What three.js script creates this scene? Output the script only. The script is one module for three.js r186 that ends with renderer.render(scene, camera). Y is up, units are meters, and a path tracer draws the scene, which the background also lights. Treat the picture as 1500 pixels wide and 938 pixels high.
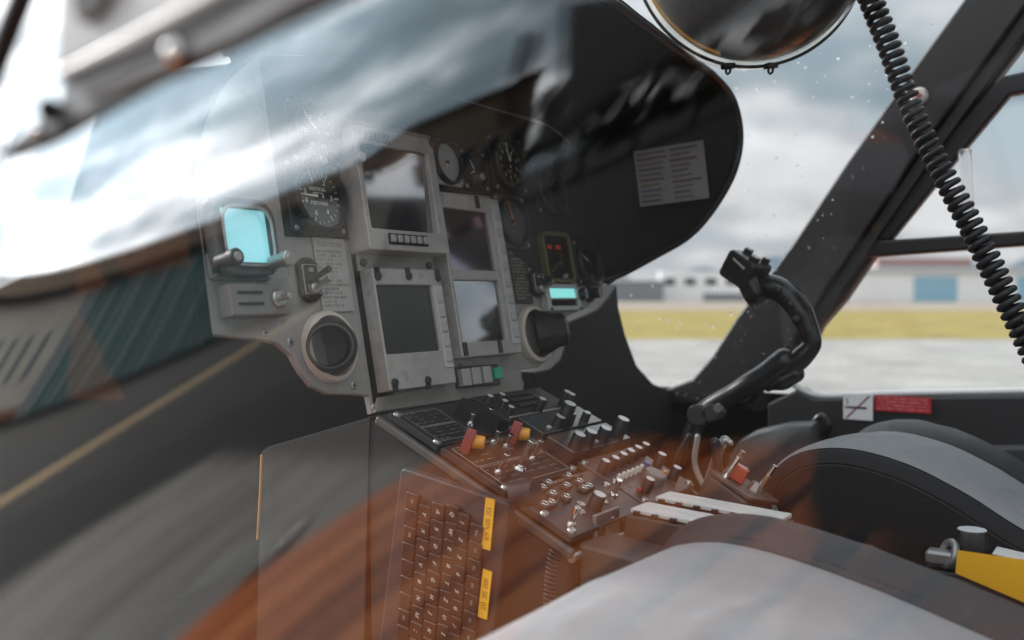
import * as THREE from 'three';
import { RoundedBoxGeometry } from 'three/addons/geometries/RoundedBoxGeometry.js';
import { mergeGeometries, toCreasedNormals } from 'three/addons/utils/BufferGeometryUtils.js';

// ---------- camera, sky, sun, exposure ----------
const V = (x, y, z) => new THREE.Vector3(x, y, z);
const YAW = 33.6 * Math.PI / 180, PITCH = Math.atan(35 / 1458), FOCAL = 1458;
const EYE = V(0, 1.62, 0);
const FLAT = V(Math.cos(YAW), 0, -Math.sin(YAW)), RIGHT = V(Math.sin(YAW), 0, Math.cos(YAW));
const FWD = FLAT.clone().multiplyScalar(Math.cos(PITCH)).add(V(0, -Math.sin(PITCH), 0));
const UPV = FLAT.clone().multiplyScalar(Math.sin(PITCH)).add(V(0, Math.cos(PITCH), 0));
const scene = new THREE.Scene();
const camera = new THREE.PerspectiveCamera(2 * Math.atan(469 / FOCAL) * 180 / Math.PI, 1024 / 640, 0.02, 6000);
camera.position.copy(EYE);
camera.up.set(0, 1, 0);
camera.lookAt(EYE.clone().add(FWD));
camera.focus = 1.08; camera.userData.fStop = 3.6;
scene.add(camera);
const renderer = new THREE.WebGLRenderer({ antialias: true });
renderer.toneMapping = THREE.LinearToneMapping;
renderer.toneMappingExposure = 2.5;
renderer.shadowMap.enabled = true;

const sunAz = 82 * Math.PI / 180, sunEl = 27 * Math.PI / 180;          // azimuth from the helicopter's port side towards its nose
const SUN = V(-Math.cos(sunEl) * Math.cos(sunAz), Math.sin(sunEl), -Math.cos(sunEl) * Math.sin(sunAz));
const sun = new THREE.DirectionalLight(new THREE.Color(1, 0.95, 0.88), 1.5);
sun.position.copy(SUN).multiplyScalar(60); sun.castShadow = true; sun.shadow.radius = 22;
sun.shadow.camera.left = sun.shadow.camera.bottom = -40; sun.shadow.camera.right = sun.shadow.camera.top = 40; sun.shadow.camera.far = 200;
sun.shadow.mapSize.set(2048, 2048);
scene.add(sun, sun.target);

let seed = 7;
const rnd = () => { seed = (seed * 1664525 + 1013904223) >>> 0; return seed / 4294967296; };
const rr = (a, b) => a + (b - a) * rnd();
const hash = (x, y, z) => { let h = (x * 374761393 + y * 668265263 + z * 2147483647) | 0; h = Math.imul(h ^ (h >>> 13), 1274126177); h ^= h >>> 16; return (h >>> 0) / 4294967296; };
const fade = t => t * t * (3 - 2 * t);
function noise3(x, y, z) {
  const xi = Math.floor(x), yi = Math.floor(y), zi = Math.floor(z), u = fade(x - xi), v = fade(y - yi), w = fade(z - zi);
  const L = (a, b, t) => a + (b - a) * t;
  return L(L(L(hash(xi, yi, zi), hash(xi + 1, yi, zi), u), L(hash(xi, yi + 1, zi), hash(xi + 1, yi + 1, zi), u), v),
    L(L(hash(xi, yi, zi + 1), hash(xi + 1, yi, zi + 1), u), L(hash(xi, yi + 1, zi + 1), hash(xi + 1, yi + 1, zi + 1), u), v), w);
}
const fbm = (x, y, z, n = 5) => { let s = 0, a = 0.5, t = 0; for (let i = 0; i < n; i++) { s += a * noise3(x, y, z); t += a; a *= 0.52; x = x * 2.03 + 11.3; y = y * 2.03 + 5.1; z = z * 2.03 + 7.7; } return s / t; };
{ // broken overcast: layered cloud, brighter overhead and round the veiled sun
  const W = 1024, H = 512, data = new Float32Array(W * H * 4);
  for (let j = 0; j < H; j++) for (let i = 0; i < W; i++) {
    const el = ((j + 0.5) / H - 0.5) * Math.PI, az = ((i + 0.5) / W - 0.5) * 2 * Math.PI;
    const x = Math.cos(el) * Math.cos(az), y = Math.sin(el), z = Math.cos(el) * Math.sin(az);
    const k = (j * W + i) * 4;
    const yy = Math.max(y, 0.0), q = 1 / (yy + 0.16), cx = x * q, cz = z * q;
    const big = fbm(cx * 0.9 + 3.1, cz * 0.9 + 8.2, 0.5, 5), fine = fbm(cx * 2.6 + 17, cz * 2.6 + 2, yy * 3.0, 5);
    let c = THREE.MathUtils.smoothstep(big * 0.62 + fine * 0.38, 0.37, 0.58);
    const ang = Math.acos(THREE.MathUtils.clamp(x * SUN.x + y * SUN.y + z * SUN.z, -1, 1)) * 180 / Math.PI;
    const glow = 3.2 * Math.exp(-Math.pow(ang / 24.5, 2));
    const base = 0.235 * (0.8 + 2.0 * yy) + glow * (0.62 + 0.38 * c) * (0.45 + 1.1 * fine);
    const body = 0.52 + 0.92 * fine;
    const cl = [1.26 * body, 1.29 * body, 1.32 * body], gap = [0.42, 0.55, 0.64];
    for (let n = 0; n < 3; n++) data[k + n] = base * (gap[n] + (cl[n] - gap[n]) * c);
    data[k + 3] = 1;
  }
  const sky = new THREE.DataTexture(data, W, H, THREE.RGBAFormat, THREE.FloatType);
  sky.mapping = THREE.EquirectangularReflectionMapping; sky.magFilter = THREE.LinearFilter; sky.minFilter = THREE.LinearFilter; sky.needsUpdate = true;
  scene.background = sky; scene.environment = sky;
}

// ---------- helpers ----------
const R = Math.PI / 180;
const ray = (px, py) => FWD.clone().multiplyScalar(FOCAL).addScaledVector(RIGHT, px - 750).addScaledVector(UPV, 469 - py).normalize();
const onX = (x, px, py) => { const d = ray(px, py); return EYE.clone().addScaledVector(d, x / d.x); };
const onZ = (z, px, py) => { const d = ray(px, py); return EYE.clone().addScaledVector(d, z / d.z); };
function local(group, px, py, axis, off = 0) {                          // where that ray meets the group's own plane axis = off
  group.updateMatrixWorld(true);
  const inv = group.matrixWorld.clone().invert(), o = EYE.clone().applyMatrix4(inv), e = EYE.clone().add(ray(px, py)).applyMatrix4(inv).sub(o);
  return o.addScaledVector(e, (off - o[axis]) / e[axis]);
}
const taken = {};
const numbered = n => { const k = taken[n] = (taken[n] ?? -1) + 1; return k ? n + '_' + String(k).padStart(3, '0') : n; };
function tag(o, label, category, group, kind) { Object.assign(o.userData, { label, category }); if (group) o.userData.group = group; if (kind) o.userData.kind = kind; return o; }
function thing(name, label, category, pos = [0, 0, 0], group) { const g = new THREE.Group(); g.name = numbered(name); g.position.set(...pos); scene.add(g); return tag(g, label, category, group); }
function M(name, geo, mat, parent, pos, rot) {
  const m = new THREE.Mesh(Array.isArray(geo) ? merge(geo) : geo, mat); m.castShadow = m.receiveShadow = true;
  m.name = parent === scene ? numbered(name) : name; if (pos) m.position.set(...pos); if (rot) m.rotation.set(...rot); parent.add(m); return m;
}
function struct(name, geo, mat, label, pos, rot) { const m = M(name, geo, mat, scene, pos, rot); m.userData = { kind: 'structure', label }; return m; }
function merge(list) {
  return mergeGeometries(list.map(g => { const q = g.index ? g.toNonIndexed() : g.clone(); for (const k of Object.keys(q.attributes)) if (!['position', 'normal', 'uv'].includes(k)) q.deleteAttribute(k); if (!q.attributes.uv) q.setAttribute('uv', new THREE.BufferAttribute(new Float32Array(q.attributes.position.count * 2), 2)); return q; }));
}
const put = (g, pos = [0, 0, 0], rot = [0, 0, 0]) => { const m = new THREE.Matrix4().makeRotationFromEuler(new THREE.Euler(...rot)); m.setPosition(...pos); return g.applyMatrix4(m); };
const box = (w, h, d, pos, rot, r = Math.min(w, h, d) * 0.14, s = 2) => put(new RoundedBoxGeometry(w, h, d, s, r), pos, rot);
const plain = (w, h, d, pos, rot) => put(new THREE.BoxGeometry(w, h, d), pos, rot);
function cyl(r0, r1, h, pos, rot, seg = 24, ch = Math.min(r0, r1) * 0.15) { // along y from 0 to h, chamfered
  ch = Math.min(ch, h * 0.3);
  return toCreasedNormals(put(new THREE.LatheGeometry([[0, 0], [r0 - ch * 0.4, 0], [r0, ch * 0.4], [r1, h - ch], [r1 - ch, h], [0, h]].map(p => new THREE.Vector2(...p)), seg), pos, rot), 0.5);
}
const lathe = (pts, seg = 40, pos, rot) => toCreasedNormals(put(new THREE.LatheGeometry(pts.map(p => new THREE.Vector2(...p)), seg), pos, rot), 0.6);
function tube(pts, r, seg = 40, rad = 10, caps = true) {
  const c = new THREE.CatmullRomCurve3(pts.map(p => p.isVector3 ? p : V(...p))), g = new THREE.TubeGeometry(c, seg, r, rad);
  if (!caps) return g;
  return merge([g, put(new THREE.SphereGeometry(r, rad, 6), c.getPoint(0).toArray()), put(new THREE.SphereGeometry(r, rad, 6), c.getPoint(1).toArray())]);
}
function taper(pts, radii, seg = 48, rad = 14) {                        // a tube whose radius follows the points
  const c = new THREE.CatmullRomCurve3(pts.map(p => V(...p))), g = new THREE.TubeGeometry(c, seg, 1, rad), p = g.attributes.position, n = radii.length - 1;
  for (let i = 0; i <= seg; i++) {
    const t = i / seg * n, a = Math.min(n - 1, Math.floor(t)), r = THREE.MathUtils.lerp(radii[a], radii[a + 1], fade(t - a)), o = c.getPointAt(i / seg);
    for (let j = 0; j <= rad; j++) { const k = i * (rad + 1) + j; p.setXYZ(k, o.x + (p.getX(k) - o.x) * r, o.y + (p.getY(k) - o.y) * r, o.z + (p.getZ(k) - o.z) * r); }
  }
  const cap = (t, r) => put(new THREE.SphereGeometry(r, rad, 8), c.getPointAt(t).toArray());
  g.computeVertexNormals();
  return merge([g, cap(0, radii[0]), cap(1, radii[n])]);
}
const outline = pts => { const s = new THREE.Shape(); pts.forEach((p, i) => i ? s.lineTo(p[0], p[1]) : s.moveTo(p[0], p[1])); s.closePath(); return s; };
const extrude = (shape, depth, bevel = 0.0008, seg = 1, curve = 10) => new THREE.ExtrudeGeometry(shape, { depth, bevelEnabled: bevel > 0, bevelThickness: bevel, bevelSize: bevel, bevelOffset: -bevel, bevelSegments: seg, curveSegments: curve });
function rrect(u0, v0, u1, v1, r, path = new THREE.Shape()) {
  path.moveTo(u0 + r, v0); path.lineTo(u1 - r, v0); path.quadraticCurveTo(u1, v0, u1, v0 + r); path.lineTo(u1, v1 - r); path.quadraticCurveTo(u1, v1, u1 - r, v1);
  path.lineTo(u0 + r, v1); path.quadraticCurveTo(u0, v1, u0, v1 - r); path.lineTo(u0, v0 + r); path.quadraticCurveTo(u0, v0, u0 + r, v0); return path;
}
function grid(nu, nv, fn) {                                              // smooth sheet from a function of (0..1, 0..1)
  const g = new THREE.PlaneGeometry(1, 1, nu, nv), p = g.attributes.position, uv = g.attributes.uv;
  for (let i = 0; i < p.count; i++) { const q = fn(uv.getX(i), uv.getY(i)); p.setXYZ(i, q.x, q.y, q.z); }
  g.computeVertexNormals(); return g;
}
function canvas(w, h, draw) {
  const c = document.createElement('canvas'); c.width = w; c.height = h; const x = c.getContext('2d'); draw(x, w, h);
  const t = new THREE.CanvasTexture(c); t.colorSpace = THREE.SRGBColorSpace; t.magFilter = THREE.LinearFilter; t.anisotropy = 8; return t;
}
function grain(size, fn, srgb = false) {                                 // grey texture from a function of pixel
  const d = new Uint8Array(size * size * 4);
  for (let j = 0; j < size; j++) for (let i = 0; i < size; i++) { const v = fn(i / size, j / size, i, j), k = (j * size + i) * 4, a = Array.isArray(v) ? v : [v, v, v]; for (let n = 0; n < 3; n++) d[k + n] = Math.max(0, Math.min(255, a[n] * 255)); d[k + 3] = 255; }
  const t = new THREE.DataTexture(d, size, size); t.magFilter = THREE.LinearFilter; t.minFilter = THREE.LinearMipmapLinearFilter; t.generateMipmaps = true; t.wrapS = t.wrapT = THREE.RepeatWrapping; if (srgb) t.colorSpace = THREE.SRGBColorSpace; t.needsUpdate = true; return t;
}
const rep = (t, a, b = a) => { const c = t.clone(); c.repeat.set(a, b); c.needsUpdate = true; return c; };
const col = (r, g, b) => new THREE.Color().setRGB(r, g, b);
const std = (c, roughness = 0.6, metalness = 0, more = {}) => new THREE.MeshStandardMaterial({ color: Array.isArray(c) ? col(...c) : c, roughness, metalness, ...more });
const phys = (c, roughness, metalness, more) => new THREE.MeshPhysicalMaterial({ color: Array.isArray(c) ? col(...c) : c, roughness, metalness, ...more });
// periodic noise for repeating textures
const pn = (u, v, f, s = 0) => { const x = u * f, y = v * f, xi = Math.floor(x), yi = Math.floor(y), a = fade(x - xi), b = fade(y - yi), h = (i, j) => hash(((i % f) + f) % f, ((j % f) + f) % f, s); return (h(xi, yi) * (1 - a) + h(xi + 1, yi) * a) * (1 - b) + (h(xi, yi + 1) * (1 - a) + h(xi + 1, yi + 1) * a) * b; };
const pf = (u, v, f, s = 0, n = 4) => { let o = 0, a = 0.5, t = 0; for (let i = 0; i < n; i++) { o += a * pn(u, v, f << i, s + i); t += a; a *= 0.55; } return o / t; };

// ---------- textures and materials ----------
const specks = grain(256, (u, v, i, j) => 0.45 + 0.35 * pf(u, v, 8, 1) + 0.2 * hash(i, j, 3));
const leather = grain(256, (u, v) => { const a = pf(u, v, 24, 4, 3); return 0.3 + 0.7 * Math.abs(a - 0.5) * 2; });
const wearMap = grain(512, (u, v) => { const a = pf(u, v, 6, 9, 6), b = pf(u, v, 40, 12, 3); let k = 0.84 + 0.34 * (a - 0.5) + 0.2 * (b - 0.5); const chip = pf(u, v, 26, 91, 4) * 0.6 + a * 0.4; if (chip > 0.66) k -= 0.16; return [k, k * 0.985, k * 0.965]; });
const clothMap = grain(512, (u, v, i, j) => { const w = (i % 4 < 2) !== (j % 4 < 2) ? 0.04 : -0.04, a = pf(u, v, 5, 21, 5), s = pf(u, v, 30, 23, 3); const k = 0.8 + w + 0.13 * (a - 0.5) + 0.12 * (s - 0.5) + 0.08 * (hash(i, j, 5) - 0.5), red = THREE.MathUtils.smoothstep(pf(u, v, 7, 71, 4), 0.64, 0.74), blue = THREE.MathUtils.smoothstep(pf(u, v, 6, 77, 4), 0.62, 0.75); return [k * (1 - 0.1 * blue), k * (1 - 0.07 * red - 0.04 * blue), k * (1 - 0.055 * red)]; });
const asphaltMap = grain(1024, (u, v, i, j) => { const a = pf(u, v, 6, 31, 6), s = pf(u, v, 90, 33, 2), st = pn(u, v * 0.999, 64, 35); const k = 0.62 + 0.5 * (a - 0.5) + 0.35 * (s - 0.5) + 0.25 * (hash(i, j, 6) - 0.5); return [k, k * 0.98, k * 0.95]; });
const scuffMap = grain(1024, (u, v, i, j) => { const a = pf(u, v, 5, 41, 5), streak = 0.5 * (pn(u, v, 5, 43) * 0.5 + pn(u, (v * 6) % 1, 16, 45)) + 0.35 * pf(u, (v * 4) % 1, 10, 47, 3); let k = 0.5 + 0.7 * (a - 0.5) + 0.15 * (hash(i, j, 8) - 0.5); if (streak > 0.5) k += (streak - 0.5) * 5; return [k, k * 0.97, k * 0.93]; });
const woodMap = grain(512, (u, v, i, j) => { const g = pf(u, (v * 1) % 1, 4, 51, 3), s = pn(u, v, 8, 53); const line = 0.5 + 0.5 * Math.sin((v * 42 + g * 7) * 6.283); let k = 0.8 + 0.25 * (line - 0.5) + 0.3 * (pf(u, v, 10, 54, 4) - 0.5); const kx = (u * 3) % 1 - 0.3 - 0.4 * hash(Math.floor(u * 3), 2, 9), ky = (v * 3) % 1 - 0.3 - 0.4 * hash(Math.floor(v * 3), 4, 9), kd = Math.hypot(kx * 1.2, ky * 2.4); if (kd < 0.09) k *= 0.35; else if (kd < 0.16) k *= 0.75; return [k, k * 0.93, k * 0.88]; });
const bump = (t, s) => ({ bumpMap: t, bumpScale: s });

const greyPaint = std([0.38, 0.368, 0.35], 0.52, 0.1, { map: rep(wearMap, 1.6), ...bump(rep(specks, 9), 0.00012) });
const unitPaint = std([0.46, 0.45, 0.435], 0.5, 0.1, { map: rep(wearMap, 3), ...bump(rep(specks, 16), 0.0001) });
const blackPaint = std([0.022, 0.022, 0.024], 0.45, 0, bump(rep(specks, 20), 0.0001));
const satinBlack = std([0.018, 0.018, 0.02], 0.32);
const blackPlastic = std([0.03, 0.03, 0.033], 0.5, 0, bump(rep(specks, 30), 0.00008));
const hoodBlack = std([0.007, 0.007, 0.0075], 0.75, 0, bump(rep(leather, 14), 0.0002));
const lining = phys([0.008, 0.008, 0.0085], 1, 0, { specularIntensity: 0.04 });
const wallDark = std([0.026, 0.025, 0.024], 0.9, 0, { map: rep(wearMap, 1), ...bump(rep(specks, 6), 0.0003) });
const chrome = std([0.75, 0.74, 0.72], 0.16, 1);
const steel = std([0.5, 0.49, 0.47], 0.35, 1);
const brushed = std([0.55, 0.54, 0.52], 0.45, 0.9, { map: rep(wearMap, 2) });
const ringCream = std([0.62, 0.55, 0.47], 0.4);
const screenMirror = std([0.42, 0.42, 0.43], 0.07, 1), screenViolet = std([0.30, 0.24, 0.29], 0.07, 1);
const screenGlass = phys([0.012, 0.012, 0.013], 0.06, 0, { clearcoat: 0.6, clearcoatRoughness: 0.04 });
const screenHaze = phys([0.04, 0.043, 0.043], 0.25, 0.25, { clearcoat: 0.6, clearcoatRoughness: 0.22 });
const lensGlass = phys(0xffffff, 0.02, 0, { transmission: 1, thickness: 0, ior: 1.5 });
const whitePaint = std([0.74, 0.74, 0.73], 0.45, 0, { map: rep(wearMap, 1) });
const knobBlack = std([0.02, 0.02, 0.021], 0.38);
const orange = std([0.85, 0.36, 0.05], 0.35);
const guardRed = std([0.30, 0.045, 0.035], 0.4);
const yellowMat = std([0.86, 0.43, 0.02], 0.6);

// ---------- airfield ----------
const metres = (g, k) => { const p = g.attributes.position, n = g.attributes.normal, uv = g.attributes.uv; for (let i = 0; i < p.count; i++) { const ax = Math.abs(n.getX(i)), ay = Math.abs(n.getY(i)), az = Math.abs(n.getZ(i)); const [a, b] = ay > ax && ay > az ? [p.getX(i), p.getZ(i)] : ax > az ? [p.getZ(i), p.getY(i)] : [p.getX(i), p.getY(i)]; uv.setXY(i, a / k, b / k); } return g; };
const flatSheet = (pts, y) => { const g = new THREE.ShapeGeometry(outline(pts.map(p => [p[0], -p[1]]))); g.rotateX(-Math.PI / 2); g.translate(0, y, 0); return g; };
const asphaltMat = phys([0.036, 0.032, 0.029], 0.95, 0, { specularIntensity: 0.15, map: asphaltMap, ...bump(asphaltMap, 0.004) });
struct('ground', metres(put(new THREE.PlaneGeometry(5200, 5200), [0, 0, 0], [-Math.PI / 2, 0, 0]), 9), asphaltMat, 'grey asphalt airfield ground');
const fieldPt = (lat, depth) => [FLAT.x * depth + RIGHT.x * lat, FLAT.z * depth + RIGHT.z * lat];
const band = (d0, d1, l0, l1) => [fieldPt(l0, d0), fieldPt(l1, d0), fieldPt(l1, d1), fieldPt(l0, d1)];
const concreteMat = std([0.46, 0.45, 0.435], 0.85, 0, { map: rep(asphaltMap, 1) });
const grassMap = grain(512, (u, v, i, j) => { const a = pf(u, v, 7, 61, 6), s = pf(u, v, 60, 63, 2), h = hash(i, j, 2); const k = 0.7 + 0.6 * (a - 0.5) + 0.4 * (s - 0.5) + 0.3 * (h - 0.5); return [k, k * (0.97 + 0.1 * (s - 0.5)), k * 0.9]; });
struct('apron', metres(flatSheet(band(6, 37, -3, 90), 0.004), 7), concreteMat, 'pale concrete apron beside the helicopter');
struct('grass_field', metres(flatSheet(band(37, 112, -12, 260), 0.008), 14), std([0.34, 0.265, 0.05], 0.95, 0, { map: grassMap }), 'dry yellow green grass field beyond the apron');
struct('taxiway', metres(flatSheet(band(112, 330, -30, 560), 0.012), 12), std([0.42, 0.35, 0.28], 0.9, 0, { map: asphaltMap }), 'pale sandy taxiway beyond the grass');
// ground ahead of the nose, seen mirrored in the door window
struct('concrete_pad', metres(flatSheet([[-2.5, -13.4], [9, -13.4], [9, -1], [-2.5, -1]], 0.004), 5.5), phys([0.28, 0.258, 0.236], 0.95, 0, { map: scuffMap, specularIntensity: 0.2 }), 'scuffed concrete hardstanding round the wooden platform');
struct('dark_strip', metres(flatSheet([[-14, -18.2], [9, -18.2], [9, -13.4], [-14, -13.4]], 0.004), 6), phys([0.02, 0.018, 0.017], 0.95, 0, { map: asphaltMap, specularIntensity: 0.15 }), 'darker strip of ground across the hardstanding');  // ground strip in one darker base tone
struct('yellow_line', flatSheet([[-0.05, -20], [-0.3, -20], [-14.9, -55], [-14.6, -55]], 0.006), std([0.62, 0.34, 0.045], 0.8), 'faded yellow taxi line painted on the asphalt');

{ // wooden landing platform under the helicopter
  const t = thing('wooden_platform', 'reddish wooden plank platform under the helicopter, mirrored in the window', 'platform', [0, 0, 0]);
  const deck = [0, 1, 2].map(k => phys([[0.72, 0.2, 0.05], [0.86, 0.27, 0.075], [0.5, 0.125, 0.032]][k], 0.95, 0, { map: woodMap, specularIntensity: 0.12 }));
  M('frame', [plain(6.3, 0.2, 0.09, [0.97, 0.1, -5.95]), plain(0.09, 0.2, 7.4, [-2.15, 0.1, -2.2]), plain(0.09, 0.2, 7.4, [4.1, 0.1, -2.2]), plain(6.3, 0.2, 0.09, [0.97, 0.1, 1.5])], deck[2], t);
  const n = 18, w = 7.54 / n;
  for (let i = 0; i < n; i++) {
    const g = metres(box(6.36, 0.045, w - 0.075, [0.97, 0, 0], [0, 0, 0], 0.006, 1), 1); const uv = g.attributes.uv; for (let k = 0; k < uv.count; k++) uv.setXY(k, uv.getX(k) * 0.55 + i * 0.37, uv.getY(k) * 1.6 + i * 0.61);
    M('plank', g, deck[[0, 1, 0, 2, 1, 0, 1, 2][i % 8]], t, [rr(-0.012, 0.012), 0.2225 + rr(-0.003, 0.003), -6.02 + w * (i + 0.5)]);
  }
}
{ // added trolley shape, unseen directly; keeps the aft end of the window reflection dark
  const t = thing('reflection_blocker', 'added black trolley shape on the wooden platform, darkens the window reflection', 'trolley', [-1.95, 0.245, -1.62]);
  const cover = std([0.016, 0.016, 0.018], 0.8, 0, bump(rep(leather, 3), 0.002));
  M('cover', box(0.66, 1.02, 1.34, [0, 0.64, 0], [0, 0, 0], 0.05, 3), cover, t); M('base', box(0.6, 0.06, 1.28, [0, 0.12, 0]), satinBlack, t);
  for (const [x, z] of [[-0.26, -0.55], [0.26, -0.55], [-0.26, 0.55], [0.26, 0.55]]) { const w = M('wheel', put(cyl(0.075, 0.075, 0.045, [0, 0, 0], [0, 0, Math.PI / 2], 24), [x + 0.022, 0.078, z]), lining, t); M('hub', put(cyl(0.03, 0.03, 0.05, [0, 0, 0], [0, 0, Math.PI / 2], 16), [x + 0.025, 0.078, z]), steel, w); }
  M('handle', tube([[-0.25, 0.9, 0.66], [-0.25, 1.0, 0.78], [0.25, 1.0, 0.78], [0.25, 0.9, 0.66]], 0.014, 40, 10), steel, t);
}
{ // bracket bolted in front of the platform
  const g0 = V(-1.66, 0.0, -6.5), t = thing('tie_down_bracket', 'black tie-down bracket with a bright bolt ahead of the wooden platform', 'bracket', g0.toArray());
  M('base_plate', box(0.22, 0.03, 0.2, [0, 0.015, 0]), satinBlack, t);
  M('upright_plate', extrude((() => { const s = rrect(-0.06, 0, 0.06, 0.18, 0.02); s.holes.push(new THREE.Path().absarc(0, 0.12, 0.022, 0, 7)); return s; })(), 0.03, 0.003), std([0.05, 0.055, 0.06], 0.5), t, [0, 0.03, 0]);
  M('bolt', [cyl(0.02, 0.02, 0.3, [0.02, 0.18, 0.0], [0, 0, -1.2], 12), cyl(0.035, 0.035, 0.03, [0.0, 0.18, 0.01], [0, 0, -1.2], 6)], chrome, t);
}
{ // hangar ahead, seen in the window
  const z = -70, t = thing('hangar', 'long hangar with tall green sliding doors and a cream end wall', 'hangar', [0, 0, z]);
  const cream = std([0.86, 0.79, 0.70], 0.8, 0, { map: rep(wearMap, 0.2) }), green = std([0.20, 0.34, 0.325], 0.6, 0.0), dark = std([0.03, 0.028, 0.027], 0.7), tan = std([0.42, 0.31, 0.23], 0.8, 0, { map: rep(wearMap, 0.2) });
  M('wall', plain(34, 6.1, 14, [-3.2, 3.05, -7.2]), cream, t);
  M('end_wall', plain(14.6, 6.0, 0.5, [7.5, 3.0, 0.0]), cream, t);
  M('pilaster', plain(1.1, 6.0, 0.6, [-0.35, 3.0, 0.06]), std([0.34, 0.38, 0.38], 0.6), t);
  M('fascia', plain(34.6, 1.2, 0.9, [-3.2, 7.05, 0.1]), tan, t);
  M('eave', plain(35, 0.34, 1.3, [-3.2, 6.27, 0.3]), dark, t);
  const ribMat = std([0.36, 0.41, 0.39], 0.5, 0.2);
  for (let i = 0; i < 8; i++) {
    const x = -1.75 - i * 1.64, d = M('door', plain(1.6, 5.9, 0.16, [x, 2.98, 0.02 + (i % 2) * 0.2]), green, t);
    M('rib', plain(0.34, 5.6, 0.12, [x - 0.2, 2.9, 0.16 + (i % 2) * 0.2]), ribMat, d);
    M('rib', plain(0.1, 5.6, 0.1, [x + 0.45, 2.9, 0.15 + (i % 2) * 0.2]), ribMat, d);
  }
  for (let i = 0; i < 5; i++) M('window', plain(0.55, 2.2, 0.1, [1.6 + i * 1.5, 2.9, 0.27]), std([0.3, 0.32, 0.33], 0.2), t);
  M('plinth', plain(14.6, 0.5, 0.2, [7.5, 0.25, 0.32]), std([0.3, 0.14, 0.09], 0.8), t);
  const t2 = thing('side_building', 'tan flat-roofed building beside the green hangar doors', 'building', [0, 0, z]);
  M('wall', plain(9.4, 8.4, 12, [-25.6, 4.2, -6.6]), tan, t2);
  M('roof', plain(10, 0.4, 12.6, [-25.6, 8.6, -6.6]), std([0.12, 0.1, 0.09], 0.7), t2);
  M('canopy', plain(4.6, 0.9, 2.6, [-18.6, 6.2, 1.2]), dark, t2);
  M('doorway', plain(3.0, 4.4, 0.2, [-22.6, 2.2, -0.5]), dark, t2);
  for (let i = 0; i < 3; i++) { const w = M('window', plain(1.3, 1.7, 0.12, [-25.2 - i * 2.0, 4.6, -0.54]), std([0.5, 0.48, 0.45], 0.5), t2); M('pane', plain(1.1, 1.46, 0.05, [-25.2 - i * 2.0, 4.6, -0.46]), std([0.04, 0.045, 0.05], 0.1), w); }
}
const leafMats = [[0.035, 0.055, 0.025], [0.05, 0.07, 0.03], [0.03, 0.045, 0.028]].map(c => std(c, 0.8));
const leafGeo = (() => { const g = new THREE.PlaneGeometry(1, 0.6, 1, 1); const p = g.attributes.position; p.setZ(0, 0.12); p.setZ(3, -0.1); g.computeVertexNormals(); return g; })();
function tree(x, z, h, w, label) {
  const t = thing('tree', label, 'tree', [x, 0, z], 'trees past the hangar');
  M('trunk', [taper([[0, 0, 0], [0.08, h * 0.3, 0.03], [0.02, h * 0.62, 0]], [0.22, 0.15, 0.07], 10, 7), taper([[0.06, h * 0.32, 0], [0.5 * w, h * 0.55, 0.2]], [0.09, 0.03], 6, 5), taper([[0.04, h * 0.38, 0], [-0.45 * w, h * 0.62, -0.2]], [0.09, 0.03], 6, 5)], std([0.09, 0.07, 0.05], 0.9), t);
  const parts = [];
  for (let c = 0; c < 22; c++) {
    const cx = rr(-1, 1) * w, cy = h * rr(0.24, 0.93), cz = rr(-1, 1) * w * 0.8, cr = rr(0.28, 0.5) * w;
    for (let i = 0; i < 60; i++) { const a = rr(0, 6.28), b = Math.acos(rr(-1, 1)), q = cr * Math.cbrt(rnd()), s = rr(0.22, 0.42); const g = leafGeo.clone(); g.scale(s, s, s); put(g, [cx + q * Math.sin(b) * Math.cos(a), cy + q * Math.cos(b) * 0.8, cz + q * Math.sin(b) * Math.sin(a)], [rr(-1.5, 1.5), rr(0, 6), rr(-1, 1)]); parts.push(g); }
  }
  M('crown', parts, leafMats[Math.floor(rnd() * 3)], t);
}
tree(-31.6, -67.5, 7.2, 2.6, 'dark leafy tree touching the corner of the tan building');
tree(-29.9, -60.5, 6.4, 2.7, 'leafy tree in front of the one at the tan building corner');
tree(-32.5, -58.5, 5.6, 2.2, 'bushy tree second from the tan building');
tree(-35.5, -56.5, 5.2, 2.1, 'bushy tree third from the tan building');
tree(-38.6, -54, 4.6, 2.3, 'low spreading tree fourth from the tan building');
tree(-41.5, -50, 4.6, 2.2, 'low tree at the far end of the row from the tan building');

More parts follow.
